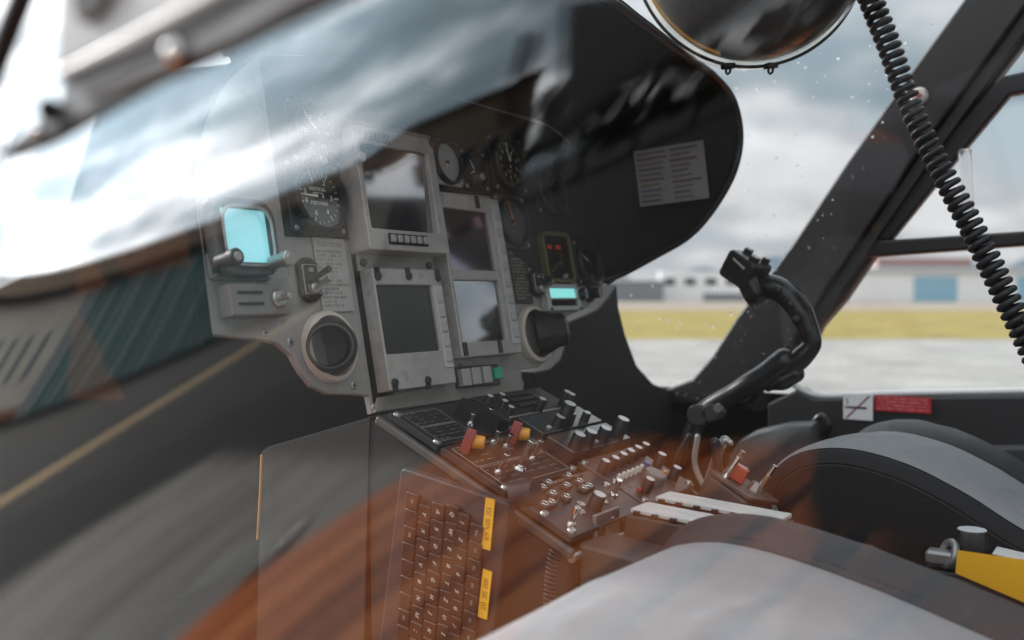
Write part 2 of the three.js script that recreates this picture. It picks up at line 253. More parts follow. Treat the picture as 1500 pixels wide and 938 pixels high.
// buildings and hills beyond the field
function far(name, label, px0, px1, yTop, depth, deep, build, cat = 'building') {
  const k = depth / FOCAL, l0 = (px0 - 750) * k, l1 = (px1 - 750) * k, h = 1.62 + (434 - yTop) * k, c = fieldPt((l0 + l1) / 2, depth);
  const t = thing(name, label, cat, [c[0], 0, c[1]], 'buildings across the airfield'); t.rotation.y = Math.atan2(RIGHT.z, RIGHT.x) * -1; build(t, l1 - l0, h, deep); return t;
}
const farWhite = std([0.85, 0.85, 0.85], 0.6), farBlue = std([0.26, 0.47, 0.6], 0.6), farGrey = std([0.22, 0.24, 0.26], 0.6), farRoof = std([0.5, 0.52, 0.54], 0.6), farRed = std([0.5, 0.3, 0.28], 0.7), farGlass = std([0.05, 0.07, 0.09], 0.15);
far('airport_hangar', 'wide white hangar with pale blue door bays across the airfield', 1222, 1640, 392, 270, 30, (t, w, h) => {
  M('wall', plain(w, h - 1.2, 30, [0, (h - 1.2) / 2, -15]), farWhite, t); M('roof', plain(w + 1.5, 1.2, 32, [0, h - 0.6, -15]), farRoof, t);
  for (const [a, b] of [[-0.5, -0.455], [-0.22, -0.07], [0.14, 0.3]]) M('bay_door', plain((b - a) * w, h * 0.74, 0.3, [(a + b) / 2 * w, h * 0.37, 0.1]), farBlue, t);
  for (let i = 0; i < 9; i++) M('panel', plain(w * 0.026, h * 0.7, 0.25, [-w * 0.44 + i * w * 0.0255, h * 0.36, 0.05]), farWhite, t);
});
far('terminal', 'white low building with a grey ground floor across the airfield', 966, 1150, 398, 300, 22, (t, w, h) => { M('wall', plain(w, h, 2, [0, h / 2, -1]), farWhite, t); for (let i = 0; i < 6; i++) M('window', plain(w * 0.09, h * 0.22, 0.2, [-w * 0.42 + i * w * 0.165, h * 0.66, 0.06]), farGlass, t); M('plinth', plain(w * 0.5, h * 0.28, 0.4, [w * 0.1, h * 0.14, 0.15]), farGrey, t); });
far('warehouse', 'grey flat warehouse beside the white low building across the airfield', 850, 972, 412, 290, 22, (t, w, h) => { M('wall', plain(w, h, 20, [0, h / 2, -10]), farGrey, t); M('roof', plain(w + 1, 0.5, 21, [0, h + 0.25, -10]), farWhite, t); });
far('red_roofed_shed', 'long shed with a dull red roof behind the white hangar', 1285, 1420, 378, 420, 24, (t, w, h) => { M('wall', plain(w, h - 3, 20, [0, (h - 3) / 2, -10]), farWhite, t); M('roof', plain(w + 1, 3, 22, [0, h - 1.5, -10]), farRed, t); });
{
  const pts = [], n = 70; for (let i = 0; i <= n; i++) { const px = 500 + i * 18, d = 2300, k = d / FOCAL; pts.push([(px - 750) * k, 20 + Math.max(0, (fbm(px * 0.006, 2.3, 1, 4) - 0.32)) * 240]); }
  const g = new THREE.BufferGeometry(), pos = [], idx = [], uv = [];
  pts.forEach(([l, h], i) => { const a = fieldPt(l, 2200), b = fieldPt(l, 2500), c = fieldPt(l, 2800); pos.push(a[0], 0, a[1], b[0], h, b[1], c[0], 0, c[1]); uv.push(0, 0, 0, 1, 0, 0); if (i) { const o = i * 3; idx.push(o - 3, o, o - 2, o - 2, o, o + 1, o - 2, o + 1, o - 1, o - 1, o + 1, o + 2); } });
  g.setAttribute('position', new THREE.Float32BufferAttribute(pos, 3)); g.setAttribute('uv', new THREE.Float32BufferAttribute(uv, 2)); g.setIndex(idx); g.computeVertexNormals();
  struct('hills', g, std([0.07, 0.11, 0.14], 0.95), 'low blue grey hills on the horizon');
}

// ---------- helicopter shell ----------
// door window: a twisted bubble pane; its curve bends what it mirrors
const PN = V(-0.9627, -0.0227, -0.2695), P1 = V(-0.2696, 0, 0.963), P2 = V(-0.0219, 0.9997, -0.0061), PO = V(0.3185, 1.6151, -0.3211);
const pw = (a, b) => 0.0053 * a * a + 0.412 * a * b + 0.1097 * b * b + 0.3035 * a * a * a / 6 + 0.05895 * a * a * b + 0.21435 * a * b * b - 4.3712 * b * b * b / 6;
const paneAt = (a, b, off = 0) => PO.clone().addScaledVector(P1, a).addScaledVector(P2, b).addScaledVector(PN, pw(a, b) + off);
function paneNormal(a, b) { const wa = 0.0106 * a + 0.412 * b + 0.3035 * a * a / 2 + 0.1179 * a * b + 0.4287 * b * b / 2, wb = 0.412 * a + 0.2194 * b + 0.1179 * a * a / 2 + 0.4287 * a * b - 4.3712 * b * b / 2; return PN.clone().addScaledVector(P1, -wa).addScaledVector(P2, -wb).normalize(); }
{
  const t = thing('door_window', 'curved clear door window mirroring clouds, hangar and wooden platform', 'window');
  const skin = off => {
    const nu = 120, nv = 44, g = new THREE.PlaneGeometry(1, 1, nu, nv), p = g.attributes.position, n = g.attributes.normal, uv = g.attributes.uv;
    for (let i = 0; i < p.count; i++) { const u = uv.getX(i), b = THREE.MathUtils.lerp(-0.42, 0.27, uv.getY(i)), a = THREE.MathUtils.lerp(-0.62 - 0.9 * b, 0.7, u), q = paneAt(a, b, off), m = paneNormal(a, b); p.setXYZ(i, q.x, q.y, q.z); n.setXYZ(i, m.x, m.y, m.z); }
    return g;
  };
  M('pane', [skin(0), skin(-0.004)], phys(0xffffff, 0.0, 0, { transmission: 1, thickness: 0, ior: 1.4 }), t);
}
{ // upper part of the open door's frame, running forward over the window
  const t = thing('door_frame', 'light grey slotted door frame with screws, running forward above the curved window', 'door frame');
  const A = V(0.2, 0, -0.16), B = V(0.205, 0, -0.42), along = B.clone().sub(A).normalize(), out = V(along.z, 0, -along.x);
  const hit = (px, py) => { const d = ray(px, py), k = A.clone().sub(EYE).dot(out) / d.dot(out), q = EYE.clone().addScaledVector(d, k); return [q.clone().sub(A).dot(along), q.y]; };
  const slab = (name, pix, off, depth, mat, bev = 0.0015) => {           // outline on the frame's plane, given its own thickness
    const g = extrude(outline(pix.map(p => hit(...p))), depth - 2 * bev, bev, 2), p = g.attributes.position;
    for (let i = 0; i < p.count; i++) { const q = A.clone().addScaledVector(along, p.getX(i)).addScaledVector(out, off + bev + p.getZ(i)); p.setXYZ(i, q.x, p.getY(i), q.z); }
    g.computeVertexNormals(); return M(name, g, mat, t);
  };
  const skin = std([0.36, 0.375, 0.39], 0.45, 0.1, { map: rep(wearMap, 4) }), railMat = std([0.2, 0.212, 0.225], 0.5, 0.2, { map: rep(wearMap, 4) }), bright = std([0.46, 0.46, 0.455], 0.4, 0.2), rubber = std([0.012, 0.012, 0.013], 0.7);
  slab('backing', [[36, 224], [118, 150], [140, -60], [700, -60], [500, 14], [395, 68], [262, 128], [110, 205]], 0.005, 0.003, railMat, 0.001);
  slab('skin', [[122, 108], [130, -60], [420, -60], [330, 6], [215, 66]], 0.008, 0.002, skin, 0.0008);
  slab('pocket', [[150, -10], [215, -10], [196, 26], [172, 46], [160, 40]], 0.0102, 0.002, rubber, 0.0006);
  slab('bright_rail', [[124, 112], [215, 66], [330, 6], [440, -60], [462, -60], [350, 12], [225, 80], [128, 124]], 0.008, 0.003, bright, 0.001);
  slab('slot', [[126, 124], [225, 80], [350, 14], [470, -60], [520, -60], [400, 14], [255, 92], [160, 126], [138, 128]], 0.008, 0.003, rubber, 0.0006);
  slab('lower_rail', [[150, 132], [255, 95], [400, 18], [520, -50], [640, -50], [480, 8], [390, 56], [262, 112], [160, 150]], 0.008, 0.002, railMat, 0.0008);
  slab('seal', [[36, 226], [60, 212], [110, 196], [262, 116], [400, 50], [480, 18], [600, -40], [640, -40], [490, 30], [400, 72], [262, 132], [110, 214], [58, 234], [40, 234]], 0.0055, 0.005, rubber, 0.001);
  for (const [px, py, r, m] of [[302, 88, 0.0042, chrome], [115, 168, 0.0042, rubber], [98, 196, 0.002, chrome]]) { const [s, y] = hit(px, py), q = A.clone().addScaledVector(along, s).addScaledVector(out, 0.0105).setY(y), k = M('screw', new THREE.SphereGeometry(r, 16, 10), m, t); k.position.copy(q); k.scale.set(1, 1, 0.7); }
  slab('front_stay', [[-20, 150], [46, -10], [58, -10], [-10, 160], [-20, 176]], 0.0, 0.008, rubber);
}
const profile = (pts, x0, x1) => { const g = extrude(outline(pts.map(p => [-p[1], p[0]])), x1 - x0, 0.003, 1); g.rotateY(Math.PI / 2); g.translate(x0, 0, 0); return g; }; // (y, z) outline pushed along x
{ // cockpit floor, linings, roof, and an added dark sheet hiding sky behind the pane
  struct('cockpit_floor', plain(1.42, 0.03, 2.3, [0.98, 1.0, -0.5]), lining, 'black cockpit floor');
  const arc = [[0.98, -2.32], [1.06, -2.36], [1.2, -2.38], [1.4, -2.32], [1.6, -2.1], [1.72, -1.6], [1.71, -1.2], [1.70, -0.8]];
  const c = new THREE.CatmullRomCurve3(arc.map(p => V(p[0], 0, p[1])));
  struct('sky_blocker', grid(40, 10, (u, v) => { const q = c.getPoint(u), h = 1.55 + 0.14 * THREE.MathUtils.clamp((u - 0.26) / 0.17, 0, 1) + 0.5 * THREE.MathUtils.clamp((u - 0.44) / 0.07, 0, 1) - 0.75 * fade(THREE.MathUtils.clamp((u - 0.74) / 0.12, 0, 1)); return V(q.x, THREE.MathUtils.lerp(0.25, h, v), q.z * (0.95 + 0.05 * v)); }), lining, 'added dark sheet in the nose that blocks direct sky behind the door window');  // added sheet, its height shaped to block the sky behind the window
  struct('side_lining', plain(0.03, 0.47, 1.1, [1.695, 1.215, -1.02]), lining, 'dark lining under the windscreen sill');
  struct('cockpit_roof', box(1.4, 0.06, 1.5, [1.0, 2.4, 0.85], [0, 0, 0], 0.02), std([0.06, 0.06, 0.062], 0.7), 'dark cockpit roof over the seats');
}

// rows of small unreadable lettering, as the photograph shows them
function scribble(x, x0, y, w, h) { let p = x0; while (p < x0 + w) { const cw = h * (0.35 + 0.3 * hash(Math.round(p), Math.round(y), 3)); x.fillRect(p, y - h, h * 0.13, h); if (hash(Math.round(p), Math.round(y), 5) > 0.4) x.fillRect(p, y - h * (hash(Math.round(p), 2, 7) > 0.5 ? 1 : 0.55), cw, h * 0.13); if (hash(Math.round(p), Math.round(y), 6) > 0.5) x.fillRect(p + cw - h * 0.13, y - h, h * 0.13, h); p += cw + h * (hash(Math.round(p), Math.round(y), 9) > 0.84 ? 0.6 : 0.2); } }
{ // right-hand side: windscreen post, door with its window
  const X = 1.68, P = (px, py) => { const q = onX(X, px, py); return [q.y, q.z]; };
  const solid = (pix, x0, x1, bev = 0.004) => { const g = extrude(outline(pix.map(p => { const q = P(...p); return [-q[1], q[0]]; })), x1 - x0 - 2 * bev, bev, 2); g.rotateY(Math.PI / 2); g.translate(x0 + bev, 0, 0); return g; };
  const postMat = std([0.011, 0.0098, 0.0115], 0.42, 0, bump(rep(specks, 30), 0.0001)), doorMat = std([0.016, 0.017, 0.019], 0.5, 0, bump(rep(specks, 20), 0.0002));
  const t = thing('windscreen_post', 'black slanted windscreen post between windscreen and door window', 'post');
  M('inner_face', solid([[1440, -30], [1520, -30], [1520, -8], [1350, 225], [1215, 425], [1130, 560], [1100, 590], [968, 590], [975, 572], [1020, 555], [1050, 520], [1085, 465], [1165, 360], [1245, 240], [1330, 120]], 1.66, 1.70), postMat, t);
  M('rib', solid([[1520, -8], [1560, -30], [1560, 20], [1500, 62], [1440, 140], [1330, 300], [1235, 440], [1200, 480], [1172, 540], [1130, 562], [1215, 425], [1350, 225]], 1.685, 1.725, 0.008), postMat, t);
  M('gutter', solid([[1520, -5], [1542, -5], [1365, 238], [1230, 434], [1185, 500], [1172, 500], [1215, 428], [1350, 228]], 1.668, 1.684, 0.002), std([0.012, 0.012, 0.013], 0.6), t);
  const stud = M('stud', lathe([[0, 0.008], [0.010, 0.006], [0.0135, 0.002], [0.0135, 0]], 24), std([0.55, 0.5, 0.48], 0.25), t); stud.position.copy(onX(1.655, 1347, 141)); stud.rotation.z = Math.PI / 2;
  const sc = M('stud_screw', lathe([[0, 0.006], [0.004, 0.004], [0.0045, 0]], 14), std([0.5, 0.12, 0.08], 0.3), stud, [0, 0.006, 0]);
  const d = thing('cockpit_door', 'black door beyond the empty seat, with warning stickers under its window sill', 'door');
  M('lower_panel', solid([[1130, 590], [1172, 570], [1196, 583], [1560, 578], [1560, 900], [1130, 900]], 1.66, 1.72), doorMat, d);
  M('sill', tubeAlong([[1150, 548], [1160, 560], [1172, 570], [1196, 579], [1300, 577], [1560, 572]], 1.675, 0.0055), std([0.6, 0.61, 0.62], 0.35), d);
  M('trim_rail', solid([[1290, 652], [1560, 648], [1560, 720], [1300, 720]], 1.64, 1.662, 0.006), std([0.04, 0.043, 0.046], 0.5), d);
  M('window_divider', solid([[1240, 376], [1262, 352], [1300, 352], [1560, 335], [1560, 356], [1262, 378]], 1.672, 1.705), postMat, d);
  M('window_corner', solid([[1452, 128], [1470, 112], [1560, 92], [1560, 124], [1480, 140], [1400, 236], [1306, 352], [1262, 352], [1330, 262]], 1.676, 1.70), postMat, d);
  M('aft_blocker', put(extrude(outline([[0.16, 1.0], [0.16, 2.0], [0.0, 2.06], [-0.12, 2.1], [-0.7, 2.14], [-0.7, 1.0]]), 0.04, 0.004), [1.665, 0, 0], [0, Math.PI / 2, 0]), doorMat, d);  // added solid panel out of view, darkens what the map screen mirrors
  const ns = canvas(128, 128, (x, w, h) => { x.fillStyle = '#d8d9da'; x.fillRect(0, 0, w, h); x.fillStyle = '#222'; x.fillRect(18, 62, 84, 12); x.fillRect(8, 62, 8, 12); x.strokeStyle = '#222'; x.lineWidth = 4; x.beginPath(); x.moveTo(14, 54); x.quadraticCurveTo(24, 44, 16, 34); x.quadraticCurveTo(12, 28, 20, 22); x.stroke(); x.strokeStyle = '#6b1526'; x.lineWidth = 8; x.beginPath(); x.moveTo(14, 122); x.lineTo(114, 6); x.stroke(); });
  const rp = canvas(256, 96, (x, w, h) => { x.fillStyle = '#a31f2a'; x.fillRect(0, 0, w, h); x.fillStyle = '#e3b6b4'; for (let i = 0; i < 4; i++) scribble(x, 14, 22 + i * 21, 226, 12); });
  const stick = (px0, px1, py0, py1, tex, name, label) => { const a = onX(1.655, px0, py0), b = onX(1.655, px1, py1); const m = M(name, new THREE.BoxGeometry(Math.abs(b.z - a.z), Math.abs(a.y - b.y), 0.0015), std(0xffffff, 0.5, 0, { map: tex }), d, [1.6585, (a.y + b.y) / 2, (a.z + b.z) / 2], [0, -Math.PI / 2, 0]); m.userData.label = label; };
  stick(1235, 1278, 577, 617, ns, 'no_smoking_sticker', 'white no smoking sticker with a red diagonal');
  stick(1281, 1364, 579, 607, rp, 'warning_placard', 'red placard with small pale lettering');
  const pane = thing('side_window', 'clear side window in the door behind the coiled cord', 'window');
  M('pane', grid(8, 6, (u, v) => V(1.69 + 0.02 * Math.sin(v * 3), 1.455 + 0.72 * v, -0.62 + 1.3 * u)), lensGlass, pane);
  M('handle', [box(0.012, 0.105, 0.018, onX(1.672, 1416, 268).toArray(), [-0.05, 0, 0], 0.003), box(0.02, 0.012, 0.02, onX(1.68, 1412, 303).toArray())], phys([0.9, 0.9, 0.9], 0.05, 0, { transmission: 0.85, thickness: 0.012, ior: 1.45 }), pane);
  const ws = thing('windscreen', 'rain-spotted windscreen between the black hood and the slanted post', 'windscreen');
  const A = V(1.70, 1.42, -0.52), B = V(1.12, 1.42, -1.78), up = V(-0.16, 1.0, 0.42);
  M('pane', grid(10, 8, (u, v) => A.clone().lerp(B, u).addScaledVector(up, v * 0.95).add(V(0.05 * Math.sin(u * 3.14), 0, -0.05 * Math.sin(u * 3.14)))), lensGlass, ws);
  // raindrops clinging to it
  const dropGeo = new THREE.SphereGeometry(1, 8, 6), drops = new THREE.InstancedMesh(dropGeo, phys(0xffffff, 0.0, 0, { transmission: 1, thickness: 0.002, ior: 1.33 }), 1100), m4 = new THREE.Matrix4();
  for (let i = 0; i < 1100; i++) { const u = rr(0.02, 0.6), v = Math.pow(rnd(), 1.0), q = A.clone().lerp(B, u).addScaledVector(up, v * 0.95).add(V(0.05 * Math.sin(u * 3.14), 0, -0.05 * Math.sin(u * 3.14))), s = rr(0.0007, 0.0022) * (rnd() < 0.14 ? 1.5 : 1); m4.makeScale(s * 0.7, s, s * 0.8); m4.setPosition(q.x - 0.001, q.y, q.z); drops.setMatrixAt(i, m4); }
  drops.name = 'raindrops'; drops.userData.kind = 'stuff'; ws.add(drops);
}
function tubeAlong(pix, x, r) { return tube(pix.map(p => onX(x, ...p)), r, 60, 8); }

// ---------- instrument panel ----------
const PANEL_AT = V(0.76737, 1.72727, -0.74761);
const panel = thing('instrument_panel', 'grey instrument panel with dark displays, round gauges and air vents', 'instrument panel', PANEL_AT.toArray());
panel.rotation.x = -11 * R;
const pp = (px, py, off = 0) => { const q = local(panel, px, py, 'z', off); return [q.x, q.y]; };
const rect = (pts, off) => { const q = pts.map(p => pp(p[0], p[1], off)); return [(q[0][0] + q[3][0]) / 2, (q[2][1] + q[3][1]) / 2, (q[1][0] + q[2][0]) / 2, (q[0][1] + q[1][1]) / 2]; }; // u0 v0 u1 v1
{
  const s = new THREE.Shape(), low = [[300, 489], [340, 494], [385, 497], [408, 503], [428, 520], [442, 545], [458, 565], [482, 577], [522, 578], [541, 580], [546, 606], [768, 573], [764, 542], [790, 538], [806, 524], [815, 500], [819, 470], [842, 459], [862, 450], [878, 432], [886, 414]].map(p => pp(...p));
  s.moveTo(-0.172, 0.0); s.lineTo(low[0][0], low[0][1]); for (const p of low) s.lineTo(p[0], p[1]);
  s.lineTo(0.60, -0.04); s.lineTo(0.60, 0.06); s.quadraticCurveTo(0.595, 0.14, 0.5, 0.155); s.lineTo(0.02, 0.165); s.quadraticCurveTo(-0.13, 0.15, -0.172, 0.0);
  M('face_plate', put(extrude(s, 0.006, 0.001), [0, 0, -0.0075]), greyPaint, panel);
  M('gauge_plate', put(extrude(outline([[-0.065, -0.048], [0.05, -0.048], [0.05, 0.092], [0.205, 0.092], [0.205, 0.022], [0.335, 0.026], [0.338, -0.05], [0.395, -0.075], [0.43, -0.09], [0.575, -0.078], [0.592, -0.04], [0.592, 0.06], [0.575, 0.12], [0.5, 0.146], [0.02, 0.156], [-0.065, 0.138]]), 0.002, 0.0005), [0, 0, -0.0006]), std([0.02, 0.0195, 0.019], 0.6, 0, bump(rep(specks, 14), 0.0001)), panel);
  M('lower_plate', put(extrude(outline([[549, 604], [767, 573], [763, 546], [676, 533], [660, 560], [552, 583]].map(p => pp(...p, 0.003))), 0.003, 0.0006), [0, 0, 0]), std([0.33, 0.31, 0.29], 0.6, 0.1, { map: rep(wearMap, 2) }), panel);
}
M('edge_cover', tube([[-0.1755, -0.149, -0.004], [-0.174, -0.07, -0.004], ...Array.from({ length: 9 }, (_, i) => { const k = 1 - i / 8; return [k * k * -0.172 + 2 * k * (1 - k) * -0.13 + (1 - k) * (1 - k) * 0.02, 2 * k * (1 - k) * 0.15 + (1 - k) * (1 - k) * 0.165, -0.004]; })], 0.0058, 80, 8), phys([0.006, 0.006, 0.006], 1, 0, { specularIntensity: 0 }), panel);  // black tube added along the plate to cover its sunlit rim
const screw = (u, v, z = 0, r = 0.0045, parent = panel) => { const m = M('screw', lathe([[0, 0.0016], [r * 0.75, 0.0014], [r, 0.0004], [r, 0]], 16, [0, 0, 0], [Math.PI / 2, 0, 0]), brushed, parent, [u, v, z]); const sl = M('slot', [plain(r * 1.25, r * 0.22, 0.0006), plain(r * 0.22, r * 1.25, 0.0006)], satinBlack, m, [0, 0, 0.0014]); return m; };
for (const p of [[425, 502], [518, 565], [548, 597], [764, 562], [388, 488], [858, 442], [768, 508], [810, 518]]) screw(...pp(...p), 0, 0.0042);

function display(name, label, r, depth, mat, screens, corner = 0.004, tilt = 0) {
  const s = rrect(r[0], r[1], r[2], r[3], corner);
  for (const q of screens) s.holes.push(rrect(q[0], q[1], q[2], q[3], 0.003, new THREE.Path()));
  const b = M(name, extrude(s, depth - 0.002, 0.001), mat, panel, [0, 0, 0.001]); b.userData.label = label;
  M('housing', plain(r[2] - r[0] - 0.006, r[3] - r[1] - 0.006, Math.max(0.004, depth - 0.009 - tilt * 0.11), [(r[0] + r[2]) / 2, (r[1] + r[3]) / 2, Math.max(0.004, depth - 0.009 - tilt * 0.11) / 2 - 0.001]), satinBlack, b);
  for (const q of screens) M('screen', plain(q[2] - q[0] + 0.002, q[3] - q[1] + 0.002, 0.002), q[4] || screenGlass, b, [(q[0] + q[2]) / 2, (q[1] + q[3]) / 2, depth - 0.006 - tilt * 0.055], [tilt, 0, 0]);
  return b;
}
const between = (a, b, t) => a + (b - a) * t;
{ // map display with raised bezel
  const D = 0.03, r = rect([[513, 180], [637, 206], [655, 372], [545, 365]], D), sc = rect([[526, 206], [626, 226], [643, 342], [545, 334]], D); sc[4] = screenMirror;
  const b = display('map_display', 'raised display with embossed maker name and a row of small buttons', r, D, unitPaint, [sc], 0.004, 0.05);
  const nameTex = canvas(512, 128, (x, w, h) => { x.fillStyle = '#9a968f'; x.fillRect(0, 0, w, h); x.font = 'italic bold 104px sans-serif'; x.lineWidth = 8; x.strokeStyle = '#2c2926'; x.textAlign = 'center'; x.strokeText('AVALEX', w / 2, 96); });
  const n0 = pp(525, 196, D), n1 = pp(576, 206, D); M('name_plate', plain(n1[0] - n0[0], 0.0165, 0.0006, [(n0[0] + n1[0]) / 2, r[3] - 0.0115, D - 0.0012]), std(0xffffff, 0.5, 0.1, { map: nameTex }), b);
  const q0 = pp(571, 352, D), q1 = pp(626, 363, D), by = r[1] + 0.013;
  M('button_slot', box(q1[0] - q0[0] + 0.004, 0.0125, 0.002, [(q0[0] + q1[0]) / 2, by, D - 0.0008], [0, 0, 0], 0.0008), satinBlack, b);
  for (let i = 0; i < 6; i++) M('button', box(0.0072, 0.0085, 0.004, [between(q0[0] + 0.004, q1[0] - 0.004, i / 5), by, D + 0.0012], [0, 0, 0], 0.0012), unitPaint, b);
  M('knob', put(cyl(0.0062, 0.0055, 0.008, [0, 0, 0], [Math.PI / 2, 0, 0]), [r[0] + 0.001, pp(520, 231, D)[1], D - 0.001]), unitPaint, b);
  M('latch', [put(cyl(0.007, 0.006, 0.006, [0, 0, 0], [Math.PI / 2, 0, 0]), [r[2] - 0.001, r[3] - 0.004, D])], blackPlastic, b);
  M('mount_plate', box(r[2] - r[0] - 0.01, 0.02, 0.004, [(r[0] + r[2]) / 2, r[1] - 0.008, 0.003], [0, 0, 0], 0.001), greyPaint, b);
  for (const f of [0.08, 0.9]) M('mount_screw', put(cyl(0.0045, 0.004, 0.004, [0, 0, 0], [Math.PI / 2, 0, 0], 14), [between(r[0], r[2], f), r[1] - 0.0095, 0.005]), satinBlack, b);
}
M('gap_shade', plain(0.032, 0.165, 0.003, [0.044, -0.142, 0.0005]), lining, panel); M('gap_shade', plain(0.03, 0.05, 0.003, [0.19, -0.07, 0.0005]), lining, panel);  // flat black strips painting the shade in the gaps round the displays
{ // single-screen unit
  const D = 0.02, r = rect([[541, 389], [645, 399], [668, 560], [575, 574]], D), sc = rect([[551, 417], [632, 418], [647, 513], [567, 520]], D); sc[4] = screenHaze;
  const b = display('caution_display', 'square unlit display with pale buttons down one edge', r, D, unitPaint, [sc], 0.002);
  const c0 = between(r[0], r[2], 0.845); M('button_strip', box(r[2] - c0 - 0.003, (r[3] - r[1]) * 0.72, 0.002, [(c0 + r[2]) / 2, between(r[1], r[3], 0.5), D - 0.0006], [0, 0, 0], 0.0008), std([0.5, 0.5, 0.49], 0.45), b);
  for (let i = 0; i < 5; i++) M('button', box(0.0095, 0.013, 0.003, [(c0 + r[2]) / 2, between(r[1], r[3], 0.24 + i * 0.13), D + 0.001], [0, 0, 0], 0.001), std([0.42, 0.42, 0.41], 0.5), b);
  for (const [a, c] of [[0.06, 0.93], [0.5, 0.94], [0.95, 0.93], [0.07, 0.06], [0.55, 0.05]]) M('fastener', [put(cyl(0.005, 0.0045, 0.003, [0, 0, 0], [Math.PI / 2, 0, 0], 14), [between(r[0], r[2], a), between(r[1], r[3], c), D - 0.001]), box(0.008, 0.012, 0.0016, [between(r[0], r[2], a), between(r[1], r[3], c) + (c > 0.5 ? 0.004 : -0.004), D - 0.0006])], satinBlack, b);
}
{ // double-screen unit
  const D = 0.02, r = rect([[643, 283], [735, 291], [759, 515], [676, 527]], D), s1 = rect([[650, 303], [715, 312], [727, 397], [662, 394]], D), s2 = rect([[665, 410], [730, 411], [744, 498], [679, 502]], D); s1[4] = screenViolet; s2[4] = screenMirror;
  const b = display('engine_display', 'tall unlit display unit with two stacked screens', r, D, unitPaint, [s1, s2], 0.002);
  const c0 = between(r[0], r[2], 0.84); M('button_strip', box(r[2] - c0 - 0.003, (r[3] - r[1]) * 0.9, 0.002, [(c0 + r[2]) / 2, between(r[1], r[3], 0.51), D - 0.0006], [0, 0, 0], 0.0008), std([0.47, 0.47, 0.47], 0.4), b);
  for (let i = 0; i < 8; i++) M('button', box(0.010, 0.0115, 0.003, [(c0 + r[2]) / 2, between(r[1], r[3], 0.13 + i * 0.108), D + 0.001], [0, 0, 0], 0.001), std([0.4, 0.4, 0.4], 0.5), b);
  for (const [a, c] of [[0.05, 0.05], [0.62, 0.05], [0.62, 0.965]]) M('fastener', box(0.008, 0.016, 0.0022, [between(r[0], r[2], a), between(r[1], r[3], c), D - 0.0006]), satinBlack, b);
}
{ // push buttons under the screens
  const off = 0.012, at = [[682, 553], [697, 551], [713, 549], [729, 547]].map(p => pp(...p, off)), green = std([0.02, 0.36, 0.22], 0.35);
  M('button_frame', box(at[3][0] - at[0][0] + 0.022, 0.026, 0.006, [(at[0][0] + at[3][0]) / 2, (at[0][1] + at[3][1]) / 2, 0.004], [0, 0, -0.02], 0.001), satinBlack, panel);
  at.forEach((p, i) => M(i < 3 ? 'push_button' : 'green_button', box(0.0165, 0.0205 - (i > 2) * 0.006, 0.011, [p[0], p[1], 0.009], [0, 0, 0], 0.0012), i < 3 ? unitPaint : green, panel));
}
// gauge faces
const dial = (o) => canvas(256, 256, (x, w) => {
  x.fillStyle = o.bg || '#15171a'; x.fillRect(0, 0, w, w); x.translate(w / 2, w / 2); x.strokeStyle = x.fillStyle = o.ink || '#d9dcd4'; x.textAlign = 'center'; x.textBaseline = 'middle';
  for (let i = 0; i <= o.n; i++) { const a = (o.a0 + (o.a1 - o.a0) * i / o.n) * R, big = i % o.step === 0; x.lineWidth = big ? 5 : 2.5; x.beginPath(); x.moveTo(Math.cos(a) * 118, Math.sin(a) * 118); x.lineTo(Math.cos(a) * (big ? 92 : 103), Math.sin(a) * (big ? 92 : 103)); x.stroke(); if (big && o.nums) { x.font = 'bold 28px sans-serif'; x.fillText(o.nums[i / o.step] ?? '', Math.cos(a) * 74, Math.sin(a) * 74); } }
  x.font = 'bold 21px sans-serif'; (o.words || []).forEach(([s, yy]) => x.fillText(s, 0, yy));
  if (o.arcs) for (const [c, p, q] of o.arcs) { x.strokeStyle = c; x.lineWidth = 9; x.beginPath(); x.arc(0, 0, 112, p * R, q * R); x.stroke(); }
});
function gauge(name, label, px, py, rad, tex, opt = {}) {
  const off = opt.off ?? 0.008, [u, v] = pp(px, py, off), g = M(name, lathe([[rad * 1.13, -off], [rad * 1.13, -0.002], [rad * 1.08, 0.0], [rad * 1.0, 0.0], [rad * 0.96, -0.005], [rad * 0.955, -0.009]], 56, [0, 0, 0], [Math.PI / 2, 0, 0]), opt.mat || blackPlastic, panel, [u, v, off]);
  g.userData.label = label;
  if (opt.square) { const k = rad * opt.square, s = rrect(-k, -k, k, k, rad * 0.3); s.holes.push(new THREE.Path().absarc(0, 0, rad * 1.1, 0, 7)); M('flange', extrude(s, 0.003, 0.0008), opt.flange || blackPlastic, g, [0, 0, -off + 0.001]); for (const [a, b] of [[-1, -1], [1, -1], [1, 1], [-1, 1]]) M('screw', put(cyl(0.003, 0.0028, 0.002, [0, 0, 0], [Math.PI / 2, 0, 0], 12), [a * k * 0.84, b * k * 0.84, -off + 0.004]), steel, g); }
  M('face', put(new THREE.CircleGeometry(rad * 0.96, 48), [0, 0, -0.0075]), std(0xffffff, 0.55, 0, { map: tex }), g);
  for (const [ang, len, c] of opt.needles || []) M('needle', put(outlineNeedle(len * rad), [0, 0, -0.0055], [0, 0, ang * R]), c || std([0.8, 0.8, 0.76], 0.5), g);
  M('hub', put(cyl(rad * 0.1, rad * 0.09, 0.002, [0, 0, 0], [Math.PI / 2, 0, 0], 16), [0, 0, -0.0065]), satinBlack, g);
  M('cover_glass', put(new THREE.CircleGeometry(rad * 0.985, 40), [0, 0, -0.0022]), lensGlass, g);
  if (opt.knob) M('knob', put(cyl(0.006, 0.0052, 0.012, [0, 0, 0], [Math.PI / 2, 0, 0], 18), [opt.knob[0] * rad, opt.knob[1] * rad, -0.002]), opt.knobMat || blackPlastic, g);
  return g;
}
